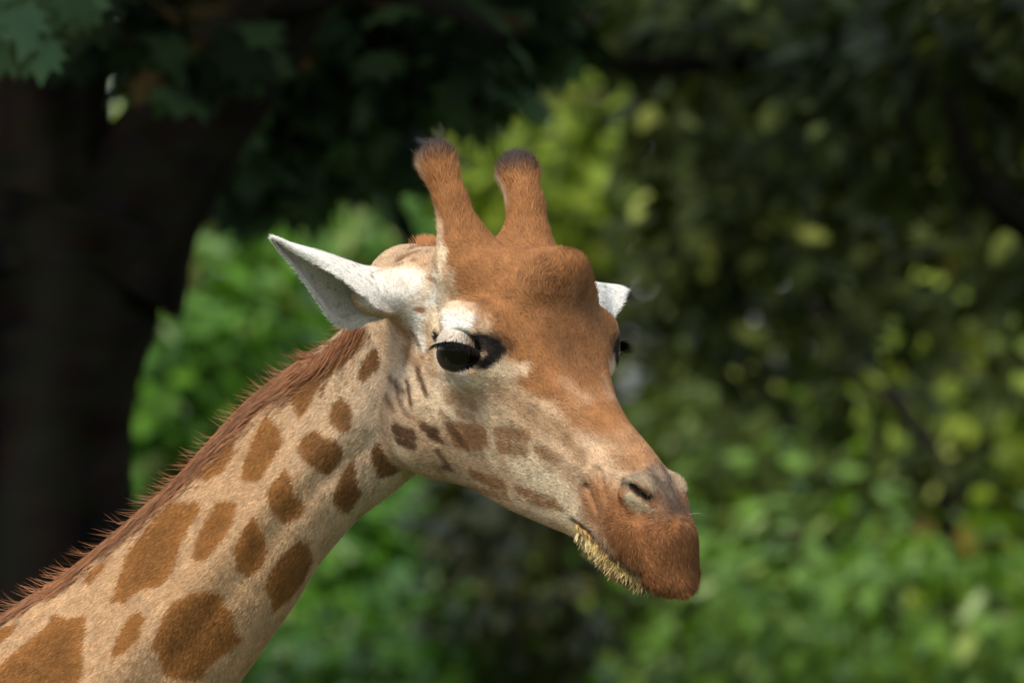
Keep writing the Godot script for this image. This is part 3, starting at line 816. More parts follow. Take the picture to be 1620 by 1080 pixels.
# a tapered, bent limb through points, with radii
func limb_mesh(pts: Array, radii: Array, rough := 0.10) -> ArrayMesh:
	var v := PackedVector3Array()
	var idx := PackedInt32Array()
	var col := PackedColorArray()
	var steps := 10 * (pts.size() - 1)
	var around := 20
	var n0 := Vector3.ZERO
	for i in steps + 1:
		var u := float(i) / steps
		var p := along_points(pts, u)
		var d := (along_points(pts, minf(u + 0.02, 1.0)) - along_points(pts, maxf(u - 0.02, 0.0))).normalized()
		if n0 == Vector3.ZERO: n0 = d.cross(Vector3(0.3, 0.2, 1.0)).normalized()
		n0 = (n0 - d * n0.dot(d)).normalized()
		var n1 := d.cross(n0)
		var f := u * (radii.size() - 1)
		var k := mini(int(f), radii.size() - 2)
		var r := lerpf(radii[k], radii[k + 1], smoothstep(0.0, 1.0, f - k))
		for j in around:
			var a := TAU * j / around
			var q := n0 * cos(a) + n1 * sin(a)
			var ridge := patchy.get_noise_3d(cos(a) * 2.6 + p.x, p.y * 0.7 + p.z, sin(a) * 2.6)
			v.append(p + q * r * (1.0 + rough * ridge))
			col.append(Color(0.014, 0.0125, 0.010) * (1.0 + 1.0 * ridge + 0.5 * patchy.get_noise_3d(p.x * 9.0 + a, p.y * 9.0, p.z * 9.0)))
	for i in steps:
		for j in around:
			var a := i * around + j
			var b := i * around + (j + 1) % around
			idx.append_array(PackedInt32Array([a, a + around, b + around, a, b + around, b]))
	var st := SurfaceTool.new()
	st.create_from_arrays(mesh_of(v, PackedVector3Array(), col, idx).surface_get_arrays(0))
	st.generate_normals()
	return st.commit()

func local(o: Node3D, pts: Array) -> Array:
	var r := []
	for p in pts: r.append(p - o.position)
	return r

func plant(called: String, label: String, category: String, group: String, base: Vector3) -> Node3D:
	var o := Node3D.new()
	o.name = called
	o.position = base
	add_child(o, true)
	tag(o, label, category, group)
	return o

func wood() -> void:
	var bark := painted(1.0, 0.1)
	var maple := leaf_shape(5)
	var oval := leaf_shape(0)
	# the ground: one sheet to the horizon
	var ground_mesh := PlaneMesh.new()
	ground_mesh.size = Vector2(400, 400)
	var gm := StandardMaterial3D.new()
	gm.roughness = 1.0
	var gn := NoiseTexture2D.new()
	gn.noise = FastNoiseLite.new()
	gn.noise.seed = 5
	gn.noise.frequency = 0.02
	gn.width = 512
	gn.height = 512
	gn.seamless = true
	var ramp := Gradient.new()
	ramp.set_color(0, Color(0.16, 0.20, 0.07))
	ramp.set_color(1, Color(0.30, 0.34, 0.14))
	gn.color_ramp = ramp
	gm.albedo_texture = gn
	gm.uv1_scale = Vector3(90, 90, 1)
	tag(put("ground", ground_mesh, gm), "", "", "", "structure")

	# the dark forked maple at the left, and its boughs that hang into the picture
	var q := plant("maple_tree", "dark maple with thick forked trunk along the left edge, boughs hanging over the top", "tree", "", Vector3(far_point(90, 540, 22).x, 0, AWAY - 22))
	var d := 22.0
	put("trunk", limb_mesh(local(q, [Vector3(q.position.x - 0.05, -0.1, q.position.z), far_point(88, 2200, d), far_point(80, 1600, d), far_point(74, 1050, d), far_point(72, 700, d), far_point(90, 480, d), far_point(130, 330, d)]), [0.40, 0.29, 0.25, 0.225, 0.215, 0.25, 0.28], 0.24), bark, q)
	put("limb", limb_mesh(local(q, [far_point(150, 420, d), far_point(235, 290, d), far_point(330, 160, d), far_point(430, 20, d), far_point(520, -160, d), far_point(640, -420, d)]), [0.25, 0.17, 0.14, 0.12, 0.10, 0.05]), bark, q)
	put("limb", limb_mesh(local(q, [far_point(90, 420, d), far_point(70, 250, d), far_point(75, 60, d), far_point(60, -200, d), far_point(20, -600, d)]), [0.24, 0.165, 0.15, 0.14, 0.08]), bark, q)
	put("branch", limb_mesh(local(q, [far_point(430, 20, d), far_point(560, -20, d - 1.0), far_point(700, 10, d - 2.0), far_point(800, 60, d - 2.4)]), [0.05, 0.035, 0.02, 0.008]), bark, q)
	put("branch", limb_mesh(local(q, [far_point(70, 60, d), far_point(-10, -40, d - 1.5), far_point(40, 10, d - 3.0), far_point(66, 60, d - 3.4)]), [0.05, 0.03, 0.015, 0.006]), bark, q)
	put("branch", limb_mesh(local(q, [far_point(470, -40, d), far_point(545, 90, 26.0), far_point(570, 220, 27.0), far_point(640, 360, 27.5), far_point(665, 430, 27.5)]), [0.05, 0.045, 0.035, 0.028, 0.01]), bark, q)
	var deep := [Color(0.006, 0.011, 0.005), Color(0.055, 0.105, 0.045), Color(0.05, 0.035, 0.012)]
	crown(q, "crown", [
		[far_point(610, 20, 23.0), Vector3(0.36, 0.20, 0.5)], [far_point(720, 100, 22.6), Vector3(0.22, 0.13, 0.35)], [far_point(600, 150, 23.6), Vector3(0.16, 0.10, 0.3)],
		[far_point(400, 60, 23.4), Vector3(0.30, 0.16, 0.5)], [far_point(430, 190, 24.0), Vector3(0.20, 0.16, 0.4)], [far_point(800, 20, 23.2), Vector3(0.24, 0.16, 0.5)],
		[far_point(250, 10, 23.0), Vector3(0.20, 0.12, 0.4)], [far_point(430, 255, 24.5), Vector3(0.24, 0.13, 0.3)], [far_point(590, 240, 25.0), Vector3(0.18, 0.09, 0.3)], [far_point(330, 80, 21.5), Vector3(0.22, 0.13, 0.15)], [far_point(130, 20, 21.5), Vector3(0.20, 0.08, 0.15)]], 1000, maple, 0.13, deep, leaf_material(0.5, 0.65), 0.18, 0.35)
	var leaf_tones: Array[StandardMaterial3D] = []
	for c in [Color(0.021, 0.050, 0.026), Color(0.032, 0.066, 0.036), Color(0.016, 0.038, 0.018)]:
		var m := StandardMaterial3D.new()
		m.albedo_color = c.linear_to_srgb()
		m.roughness = 0.8
		m.metallic_specular = 0.15
		m.cull_mode = BaseMaterial3D.CULL_DISABLED
		m.backlight_enabled = true
		m.backlight = Color(0.4, 0.4, 0.22)
		leaf_tones.append(m)
	for i in 16:
		var spot: Array = [[60, 84], [28, 12], [118, 8], [70, 66]][i % 4]
		var leaf := put("leaf", maple, leaf_tones[i % 3], q)
		var up := Vector3(rng.randfn(0.0, 0.25), 0.55, 0.8).normalized()
		var side := up.cross(Vector3(rng.randfn(0.0, 0.5), -1.0, 0.3)).normalized()
		var size := rng.randf_range(0.085, 0.135)
		leaf.transform = Transform3D(side * size, up * size, side.cross(up) * size, far_point(spot[0] + rng.randfn(0.0, 26.0), spot[1] - 20 + rng.randfn(0.0, 12.0), 18.7 + rng.randf_range(-0.1, 0.1)) - q.position)
	# the boughs above the picture keep everything under them in shade
	var lid: Array = []
	for i in 34:
		lid.append([Vector3(rng.randf_range(-7.5, 7.5), rng.randf_range(5.6, 8.5), rng.randf_range(-17.0, -4.5)), Vector3(1.8, 0.7, 1.8) * rng.randf_range(0.8, 1.2)])
	crown(q, "crown", lid, 16000, maple, 0.24, deep, leaf_material(0.5, 0.65))

	# the tree at the right, whose low boughs darken the upper right
	var r := plant("spreading_tree", "dark spreading tree at the right with low bare boughs and drooping olive leaves", "tree", "", Vector3(far_point(2050, 540, 29).x, 0, AWAY - 29))
	d = 29.0
	put("trunk", limb_mesh(local(r, [Vector3(r.position.x, -0.1, r.position.z), far_point(2050, 700, d), far_point(2020, 200, d), far_point(2000, -600, d)]), [0.40, 0.30, 0.26, 0.15], 0.16), bark, r)
	put("branch", limb_mesh(local(r, [far_point(2030, 380, d), far_point(1800, 120, d - 0.5), far_point(1500, 60, d - 0.8), far_point(1200, 96, d - 1.0), far_point(1000, 104, d - 1.1), far_point(850, 92, d - 1.2)]), [0.10, 0.07, 0.05, 0.035, 0.028, 0.012]), bark, r)
	put("branch", limb_mesh(local(r, [far_point(2030, 560, d - 0.5), far_point(1760, 450, d - 3.0), far_point(1620, 350, d - 4.0), far_point(1560, 300, d - 4.0), far_point(1525, 240, d - 4.0), far_point(1500, 140, d - 4.0)]), [0.10, 0.06, 0.050, 0.042, 0.030, 0.012]), bark, r)
	var olive := [Color(0.010, 0.014, 0.004), Color(0.055, 0.074, 0.018), Color(0.26, 0.30, 0.07)]
	crown(r, "crown", [
		[far_point(1290, 20, 28.5), Vector3(0.75, 0.24, 0.9)], [far_point(1480, 160, 27.5), Vector3(0.62, 0.32, 0.9)], [far_point(1620, 60, 26.5), Vector3(0.5, 0.32, 0.9)],
		[far_point(1130, 170, 30.0), Vector3(0.34, 0.24, 0.6)], [far_point(1230, 300, 31.0), Vector3(0.42, 0.26, 0.8)], [far_point(1100, 350, 31.5), Vector3(0.30, 0.28, 0.7)],
		[far_point(1040, 20, 29.0), Vector3(0.32, 0.18, 0.7)]], 3700, oval, 0.13, olive, leaf_material(0.6, 0.6), 0.36, 0.22)
	crown(r, "crown", [
		[far_point(1430, 390, 30.5), Vector3(0.50, 0.24, 0.8)], [far_point(1620, 360, 29.5), Vector3(0.36, 0.28, 0.8)], [far_point(1230, 480, 32.0), Vector3(0.5, 0.24, 0.7)],
		[far_point(1500, 500, 31.0), Vector3(0.4, 0.20, 0.7)], [far_point(1340, 600, 32.0), Vector3(0.36, 0.22, 0.6)], [far_point(1090, 520, 32.0), Vector3(0.26, 0.22, 0.6)]], 1250, oval, 0.13, olive, leaf_material(0.6, 0.6), 0.50, 0.20)

	# a slender sapling before the bright shrubs at the right
	var s := plant("sapling", "thin dark sapling with crooked bare twigs before the bright shrubs at the right", "tree", "", Vector3(far_point(1440, 540, 38).x, 0, AWAY - 38))
	d = 38.0
	put("trunk", limb_mesh(local(s, [Vector3(s.position.x, -0.1, s.position.z), far_point(1506, 1500, d), far_point(1502, 1100, d), far_point(1490, 760, d), far_point(1420, 640, d), far_point(1370, 610, d), far_point(1300, 510, d), far_point(1240, 420, d)]), [0.07, 0.06, 0.05, 0.045, 0.04, 0.035, 0.03, 0.012]), bark, s)
	put("branch", limb_mesh(local(s, [far_point(1400, 632, d), far_point(1470, 612, d), far_point(1530, 560, d), far_point(1600, 500, d)]), [0.03, 0.025, 0.018, 0.008]), bark, s)
	put("branch", limb_mesh(local(s, [far_point(1490, 760, d), far_point(1560, 690, d), far_point(1600, 600, d), far_point(1590, 560, d)]), [0.03, 0.022, 0.015, 0.006]), bark, s)
	crown(s, "crown", [[far_point(1580, 600, 38.0), Vector3(0.14, 0.10, 0.2)], [far_point(1500, 740, 38.0), Vector3(0.24, 0.14, 0.3)], [far_point(1180, 620, 38.0), Vector3(0.26, 0.20, 0.3)]], 260, oval, 0.13, olive, leaf_material(0.6, 0.6))

	# sunlit shrubs: [name, label, px, py, away, radii, leaves, leaf size, tones]
	var lime := [Color(0.070, 0.130, 0.010), Color(0.24, 0.32, 0.035), Color(0.24, 0.20, 0.04)]
	var green := [Color(0.014, 0.055, 0.006), Color(0.100, 0.240, 0.022), Color(0.25, 0.32, 0.10)]
	var sage := [Color(0.014, 0.048, 0.007), Color(0.135, 0.255, 0.034), Color(0.30, 0.38, 0.10)]
	var rows := [
		["laurel_shrub", "glossy green shrub between the forked trunk and the giraffe's mane", 330, 560, 37.0, Vector3(0.62, 0.75, 0.7), 1700, 0.13, green, 0.5],
		["hazel_shrub", "bright green shrub behind the giraffe's near ear", 540, 380, 41.0, Vector3(0.55, 0.42, 0.6), 1500, 0.13, green, 0.5],
		["lime_tree", "yellow green young tree glowing between and above the giraffe's two horns", 840, 230, 42.0, Vector3(0.60, 0.75, 0.6), 1500, 0.14, lime, 0.5],
		["hazel_tree", "light green young tree seen through the fork of the dark trunk", 205, 175, 43.0, Vector3(0.30, 0.36, 0.4), 500, 0.13, lime, 0.4],
		["laurel_shrub", "glossy mid green shrub under the giraffe's throat", 520, 950, 36.0, Vector3(0.62, 0.55, 0.7), 1800, 0.13, green, 0.5],
		["bramble_bush", "dark brownish bush in shadow below the giraffe's chin", 850, 890, 33.5, Vector3(0.44, 0.42, 0.5), 1300, 0.10, [Color(0.016, 0.024, 0.006), Color(0.060, 0.066, 0.014), Color(0.16, 0.14, 0.03)], 0.4],
		["sage_bush", "pale green small leaved bush at the lower right corner", 1480, 960, 35.0, Vector3(0.85, 0.60, 0.7), 2600, 0.115, sage, 0.74],
		["sage_bush", "pale green small leaved bush right of the giraffe's muzzle", 1210, 900, 36.5, Vector3(0.70, 0.75, 0.7), 2400, 0.115, sage, 0.74],
		["hazel_shrub", "light green shrub at the right edge behind the crooked twigs", 1580, 640, 39.0, Vector3(0.60, 0.52, 0.6), 1500, 0.14, lime, 0.5],
		["hazel_shrub", "yellow green tall shrub behind the crooked twigs, rising above its neighbours", 1470, 560, 42.0, Vector3(0.42, 0.50, 0.5), 1000, 0.14, lime, 0.7],
		["hazel_shrub", "narrow olive green shrub rising right of the giraffe's far eye", 1120, 560, 43.0, Vector3(0.36, 0.50, 0.5), 900, 0.13, [Color(0.030, 0.055, 0.010), Color(0.110, 0.130, 0.022)], 0.7],
		["hazel_shrub", "dull green shrub in the middle of the right half under the dark boughs", 1250, 720, 40.0, Vector3(0.75, 0.40, 0.7), 1600, 0.12, [Color(0.035, 0.065, 0.012), Color(0.115, 0.160, 0.030)], 0.5],
		["bramble_bush", "low green bush along the bottom edge between throat and chin", 720, 1080, 34.0, Vector3(0.65, 0.32, 0.6), 1400, 0.10, green, 0.4],
	]
	for row in rows:
		var c := far_point(row[2], row[3], row[4])
		var b := plant(row[0], row[1], "tree" if row[0].ends_with("tree") else "shrub", "sunlit shrubs and young trees behind the giraffe", Vector3(c.x, 0, c.z))
		for i in 5:
			var foot := Vector3(c.x + rng.randf_range(-0.15, 0.15), -0.05, c.z + rng.randf_range(-0.15, 0.15))
			var head := c + Vector3(rng.randf_range(-0.6, 0.6) * row[5].x, rng.randf_range(0.1, 0.8) * row[5].y, rng.randf_range(-0.5, 0.5) * row[5].z)
			put("stem", limb_mesh(local(b, [foot, foot.lerp(head, 0.5) + Vector3(rng.randf_range(-0.1, 0.1), 0, 0), head]), [0.03, 0.022, 0.008]), bark, b)
		var clumps: Array = [[c, row[5]]]
		for i in 6:
			var o: Vector3 = Vector3(rng.randfn(), rng.randfn(), rng.randfn()).normalized() * row[5] * 0.8
			clumps.append([c + o, row[5] * rng.randf_range(0.3, 0.5)])
		clumps.append([Vector3(c.x, c.y * 0.45, c.z), Vector3(row[5].x * 0.9, c.y * 0.45, row[5].z * 0.9)])
		crown(b, "crown", clumps, int(row[6] * 2.2), oval, row[7], row[8], leaf_material(0.9, 0.28), row[9] * 0.9, 0.26, 0.22)

	# the dark edge of the wood behind them
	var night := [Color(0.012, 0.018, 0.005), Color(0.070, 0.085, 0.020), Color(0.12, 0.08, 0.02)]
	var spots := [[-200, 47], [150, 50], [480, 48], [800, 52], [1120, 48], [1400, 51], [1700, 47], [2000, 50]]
	for i in spots.size():
		var c := far_point(spots[i][0], 300, spots[i][1])
		var t := plant("oak_tree", ["outermost dark oak behind the forked trunk at the left", "dark oak behind the gap of the forked trunk", "dark oak behind the near ear and shrub", "dark oak behind the glowing tree above the horns", "dark oak right of the horns", "dark oak behind the low boughs at the right", "dark oak at the right edge of the picture", "outermost dark oak at the far right"][i], "tree", "oaks at the edge of the wood", Vector3(c.x, 0, c.z))
		put("trunk", limb_mesh(local(t, [Vector3(c.x, -0.1, c.z), Vector3(c.x + 0.1, 2.0, c.z), Vector3(c.x - 0.1, 4.5, c.z), Vector3(c.x, 7.5, c.z)]), [0.35, 0.25, 0.2, 0.1]), bark, t)
		var clumps: Array = []
		for k in 15: clumps.append([c + Vector3(rng.randf_range(-1.2, 1.2), rng.randf_range(-2.6, 4.6), rng.randf_range(-0.8, 0.8)), Vector3(1.0, 0.8, 1.0) * rng.randf_range(0.7, 1.2)])
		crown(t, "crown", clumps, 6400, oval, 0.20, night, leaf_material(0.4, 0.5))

# ---------------------------------------------------------------- build

func _ready() -> void:
	rng.seed = 7
	grain.seed = 3
	grain.frequency = 1.0
	patchy.seed = 11
	patchy.frequency = 1.0
	var cam := Camera3D.new()
	cam.name = "camera"
	cam.fov = rad_to_deg(2.0 * atan(0.54 / AWAY))
	cam.position = Vector3(0, EYE_HEIGHT, AWAY)
	cam.far = 400.0
	var lens := CameraAttributesPhysical.new()
	lens.frustum_focal_length = 312.0
	lens.exposure_aperture = 5.3
	lens.frustum_focus_distance = AWAY - 0.03
	lens.frustum_far = 400.0
	cam.attributes = lens
	cam.fov = rad_to_deg(2.0 * atan(0.54 / AWAY))
	add_child(cam)
	var env := Environment.new()
	env.background_mode = Environment.BG_SKY
	env.tonemap_mode = Environment.TONE_MAPPER_LINEAR
	env.sdfgi_enabled = true
	env.ssao_enabled = true
	env.ssil_enabled = true
	var sky_mat := ProceduralSkyMaterial.new()
	sky_mat.sky_top_color = Color(0.66, 0.71, 0.78)
	sky_mat.sky_horizon_color = Color(0.76, 0.77, 0.76)
	sky_mat.sky_curve = 0.2
	sky_mat.sky_energy_multiplier = 1.15
	sky_mat.ground_energy_multiplier = 0.55
	sky_mat.ground_bottom_color = Color(0.14, 0.16, 0.08)
	sky_mat.ground_horizon_color = Color(0.3, 0.34, 0.25)
	var sky := Sky.new()
	sky.sky_material = sky_mat
	env.sky = sky
	env.tonemap_exposure = 1.75
	var we := WorldEnvironment.new()
	we.name = "environment"
	we.environment = env
	add_child(we)
	var sun := DirectionalLight3D.new()
	sun.name = "sun"
	sun.light_energy = 0.95
	sun.light_angular_distance = 18.0
	sun.light_color = Color(1.0, 0.95, 0.87)
	sun.shadow_enabled = true
	sun.rotation_degrees = Vector3(-54, -30, 0)
	add_child(sun)
	wood()
	giraffe()

func along_points(pts: Array, u: float) -> Vector3:
	var f := u * (pts.size() - 1)
	var k := mini(int(f), pts.size() - 2)
	var p: Vector3 = pts[maxi(k - 1, 0)]
	var q: Vector3 = pts[k]
	var r: Vector3 = pts[k + 1]
	var s: Vector3 = pts[mini(k + 2, pts.size() - 1)]
	return q.cubic_interpolate(r, p, s, f - k)

# an ear: its near rim, its upper edge and its lower edge run from the root to the tip
func ear(rim: Array, top: Array, low: Array, puff: float) -> void:
	var nu := 56
	var ns := 44
	var grid := PackedVector3Array()
	for i in nu + 1:
		var u := float(i) / nu
		var g := along_points(rim, u)
		var e := along_points(top, u)
		var l := along_points(low, u)
		var swell := puff * sqrt(maxf(1.0 - u, 0.0)) * (0.35 + 0.65 * smoothstep(0.0, 0.3, u))
		var wall := (e - l).cross(along_points(top, minf(u + 0.02, 1.0)) - along_points(top, maxf(u - 0.02, 0.0))).normalized()
		if wall.z < 0.0: wall = -wall
		for k in ns + 1:
			var s := float(k) / ns
			if s < 0.4:
				var w := s / 0.4
				grid.append(g.lerp(e, w) + wall * (swell * (0.55 * (1.0 - w * w) + 0.45 * sin(PI * w))))
			else:
				var w := (s - 0.4) / 0.6
				grid.append(e.lerp(l, w) - wall * (swell * 0.8 * sin(PI * minf(w, 0.9) / 0.9 * 0.8)))
	var nrm := PackedVector3Array()
	for i in nu + 1:
		for k in ns + 1:
			var du := grid[mini(i + 1, nu) * (ns + 1) + k] - grid[maxi(i - 1, 0) * (ns + 1) + k]
			var ds := grid[i * (ns + 1) + mini(k + 1, ns)] - grid[i * (ns + 1) + maxi(k - 1, 0)]
			var n := du.cross(ds)
			nrm.append(n.normalized() if n.length() > 1e-10 else Vector3(0, 1, 0))
	var mid := grid[(nu / 2) * (ns + 1) + int(ns * 0.2)]
	var flip := 1.0 if nrm[(nu / 2) * (ns + 1) + int(ns * 0.2)].z > 0.0 else -1.0
	var first := skin_v.size()
	var row := ns + 1
	var total := grid.size()
	for side in 2:
		for i in total:
			var n := nrm[i] * flip * (1.0 if side == 0 else -1.0)
			skin_v.append(grid[i] + n * 0.0022)
			skin_n.append(n)
			var u := float(i / row) / nu
			var inner := side == 1
			var spot := grain.get_noise_3d(grid[i].x * 110.0, grid[i].y * 110.0, grid[i].z * 110.0)
			var c := Color(0.90, 0.88, 0.84)
			if inner: c = Color(0.76, 0.73, 0.69)
			if spot > 0.30 and u < 0.6: c = c.lerp(Color(0.15, 0.13, 0.12), 0.75 * smoothstep(0.30, 0.46, spot))
			if not inner: c = c.lerp(Color(0.62, 0.50, 0.38), 0.7 * smoothstep(0.22, 0.0, u))
			coat.append(c)
			mark.append(-1.0)
			pelt.append(0.0075)
			flow.append((grid[mini(i / row + 1, nu) * row + i % row] - grid[maxi(i / row - 1, 0) * row + i % row]).normalized() + Vector3(0.0, -0.25, 0.0))
	for i in nu:
		for k in ns:
			var o := first + i * row + k
			var q := [o, o + row, o + row + 1, o, o + row + 1, o + 1]
			if flip > 0.0: q.reverse()
			skin_i.append_array(PackedInt32Array(q))
			var r := []
			for x in q: r.append(x + total)
			r.reverse()
			skin_i.append_array(PackedInt32Array(r))
		for k in [0, ns]:
			var o: int = first + i * row + k
			skin_i.append_array(PackedInt32Array([o, o + row, o + row + total, o, o + row + total, o + total]))

# one strand as a bent ribbon
func strand(v: PackedVector3Array, nr: PackedVector3Array, col: PackedColorArray, root: Vector3, d0: Vector3, d1: Vector3, length: float, wide: float, nrm: Vector3, c0: Color, c1: Color) -> void:
	var side := d0.cross(nrm).normalized() * wide
	var m1 := root + (d0 * 0.75 + d1 * 0.25).normalized() * length * 0.45
	var tip := m1 + d1.normalized() * length * 0.55
	var cm := c0.lerp(c1, 0.55)
	for p in [[root - side, c0], [m1 - side * 0.8, cm], [root + side, c0], [root + side, c0], [m1 - side * 0.8, cm], [m1 + side * 0.8, cm], [m1 - side * 0.8, cm], [tip, c1], [m1 + side * 0.8, cm]]:
		v.append(p[0])
		nr.append(nrm)
		col.append(p[1])

func mane(parent: Node) -> void:
	var v := PackedVector3Array()
	var nr := PackedVector3Array()
	var col := PackedColorArray()
	var last := neck_at.size() - 8
	for i in 34000:
		var u := rng.randf_range(0.6, last - 1.0)
		var k := int(u)
		var f := u - k
		var size := neck_size[k].lerp(neck_size[k + 1], f)
		var across := neck_across[k].lerp(neck_across[k + 1], f).normalized()
		var z := rng.randfn(0.0, 0.014)
		var w := z / size.y * 1.35
		var body := Vector3(across.y, -across.x, 0.0)
		if body.x > 0.0: body = -body
		var root := neck_at[k].lerp(neck_at[k + 1], f) - across * (size.x * sqrt(maxf(1.0 - w * w, 0.2)) - 0.004) + Vector3(0, 0, z)
		var wave := grain.get_noise_2d(root.x * 45.0 - root.y * 45.0, root.z * 20.0)
		var out := -across
		var d0 := out * (0.56 + 0.06 * wave) + body * 0.9 + Vector3(0, 0, z * 8.0 + rng.randfn(0.0, 0.05))
		var d1 := out * (0.06 + 0.03 * wave + rng.randfn(0.0, 0.035)) + body + Vector3(0, 0, z * 4.0 + rng.randfn(0.0, 0.10))
		if rng.randf() < 0.015: d1 = out * 0.9 + body * rng.randf_range(0.0, 0.8) + Vector3(0, 0, rng.randfn(0.0, 0.15))
		var c := Color(0.20, 0.080, 0.029) * rng.randf_range(0.6, 1.3) * (1.0 + 0.7 * wave)
		var n := (out * 0.6 + Vector3(0, 0, 0.7 * signf(z)) + Vector3(rng.randfn(0.0, 0.2), rng.randfn(0.0, 0.2), 0.1)).normalized()
		strand(v, nr, col, root, d0.normalized(), d1.normalized(), rng.randf_range(0.040, 0.056) * (0.8 if u < 6.0 else 1.0), 0.0009, n, c * 0.8, c * 1.25)
	for i in 260:
		var root := from_head(rng.randfn(-0.030, 0.007), 0.120, rng.randfn(0.0, 0.012))
		while head_field(root) < 0.0: root.y += 0.003
		var d0 := Vector3(rng.randfn(-0.1, 0.2), 1.0, rng.randfn(0.0, 0.2)).normalized()
		var c := Color(0.30, 0.12, 0.035) * rng.randf_range(0.7, 1.3)
		strand(v, nr, col, root, d0, (d0 + Vector3(-0.3, 0.0, 0.0)).normalized(), rng.randf_range(0.010, 0.022), 0.0008, Vector3(0.0, 0.5, 0.85), c * 0.8, c * 1.2)
	var glossy := painted(0.55, 0.4)
	glossy.backlight_enabled = true
	glossy.backlight = Color(0.7, 0.7, 0.7)
	tag(put("mane", mesh_of(v, nr, col, PackedInt32Array()), glossy, parent), "", "", "", "stuff")

func cheek_at(a: float, b: float) -> float:
	var n := 0.12
	while n > 0.0 and head_field(from_head(a, b, n)) > 0.0: n -= 0.001
	return n

# matted tufts on the lower lip, the fringe of the upper lip, the bristles of the chin
func lips(parent: Node) -> void:
	var v := PackedVector3Array()
	var nr := PackedVector3Array()
	var col := PackedColorArray()
	for side in [1.0, -1.0]:
		for i in 900:
			var u := rng.randf()
			var kind := i % 4
			var a := lerpf(0.372, 0.540, u)
			var b := lerpf(-0.292, -0.368, u)
			var d0 := Vector3(-0.1, -0.7, 0.45)
			var d1 := Vector3(-0.45, -0.85, 0.05)
			var shade := Color(0.56, 0.48, 0.27).lerp(Color(0.26, 0.19, 0.08), clampf(0.58 + 1.4 * grain.get_noise_1d(u * 30.0) + rng.randfn(0.0, 0.2), 0.0, 1.0))
			var wide := rng.randf_range(0.0012, 0.0028)
			var length := rng.randf_range(0.008, 0.020) * (1.0 + 0.7 * grain.get_noise_1d(u * 24.0 + 50.0))
			if kind == 1:
				b += 0.010
				d0 = Vector3(0.1, -0.7, 0.6)
				d1 = Vector3(0.15, -1.0, 0.1)
				shade = Color(0.33, 0.16, 0.05).lerp(Color(0.55, 0.38, 0.14), rng.randf() * 0.8)
				wide = 0.0011
			elif kind == 2:
				b -= rng.randf_range(0.010, 0.022)
				a -= 0.006
				shade = Color(0.46, 0.36, 0.15).lerp(Color(0.25, 0.15, 0.06), rng.randf())
			elif kind == 3:
				b -= rng.randf_range(0.016, 0.030)
				a += rng.randf_range(-0.02, 0.01)
				d0 = Vector3(-0.2, -0.8, 0.5)
				d1 = Vector3(-0.5, -0.8, 0.0)
				shade = Color(0.10, 0.055, 0.025) * rng.randf_range(0.6, 1.6)
				wide = 0.0008
			else:
				b -= rng.randf_range(0.002, 0.012)
			var n := cheek_at(a, b)
			if n <= 0.004: continue
			var clump := floorf(u * 26.0) + 40.0 * kind
			var j := Vector3(rng.randfn(0, 0.10) + 0.5 * sin(clump * 12.9), rng.randfn(0, 0.10), rng.randfn(0, 0.12) + 0.3 * sin(clump * 7.7))
			d0 = (d0 + j).normalized()
			d1 = (d1 + j * 1.3).normalized()
			strand(v, nr, col, from_head(a, b, (n - 0.002) * side), from_head(d0.x, d0.y, d0.z * side) - HEAD_AT, from_head(d1.x, d1.y, d1.z * side) - HEAD_AT, length, wide, (from_head(0.1, 0.5, 0.8 * side) - HEAD_AT).normalized(), shade * 0.75, shade * 1.15)
	var m := painted(0.6, 0.4)
	m.backlight_enabled = true
	m.backlight = Color(0.6, 0.6, 0.6)
	tag(put("lip_hair", mesh_of(v, nr, col, PackedInt32Array()), m, parent), "", "", "", "stuff")
	# whiskers of the muzzle, brow and far lashes
	v = PackedVector3Array()
	nr = PackedVector3Array()
	col = PackedColorArray()
	for side in [1.0, -1.0]:
		for i in 14:
			var brow := i < 10
			var a := rng.randf_range(0.19, 0.26) if brow else rng.randf_range(0.44, 0.60)
			var b := rng.randf_range(-0.02, 0.03) if brow else rng.randf_range(-0.36, -0.22)
			var n := cheek_at(a, b)
			if n <= 0.01: continue
			var d0 := Vector3(0.3 + rng.randfn(0, 0.3), rng.randfn(0.1, 0.3), 0.9).normalized()
			var d1 := (d0 + Vector3(0.2, 0.1 if brow else -0.4, -0.2)).normalized()
			var shade := Color(0.26, 0.22, 0.18) if side < 0.0 or brow else Color(0.07, 0.05, 0.04)
			strand(v, nr, col, from_head(a, b, n * side), from_head(d0.x, d0.y, d0.z * side) - HEAD_AT, from_head(d1.x, d1.y, d1.z * side) - HEAD_AT, rng.randf_range(0.025, 0.05), 0.00028, Vector3(0, 0.6, 0.8), shade, shade)
	tag(put("whiskers", mesh_of(v, nr, col, PackedInt32Array()), m, parent), "", "", "", "stuff")

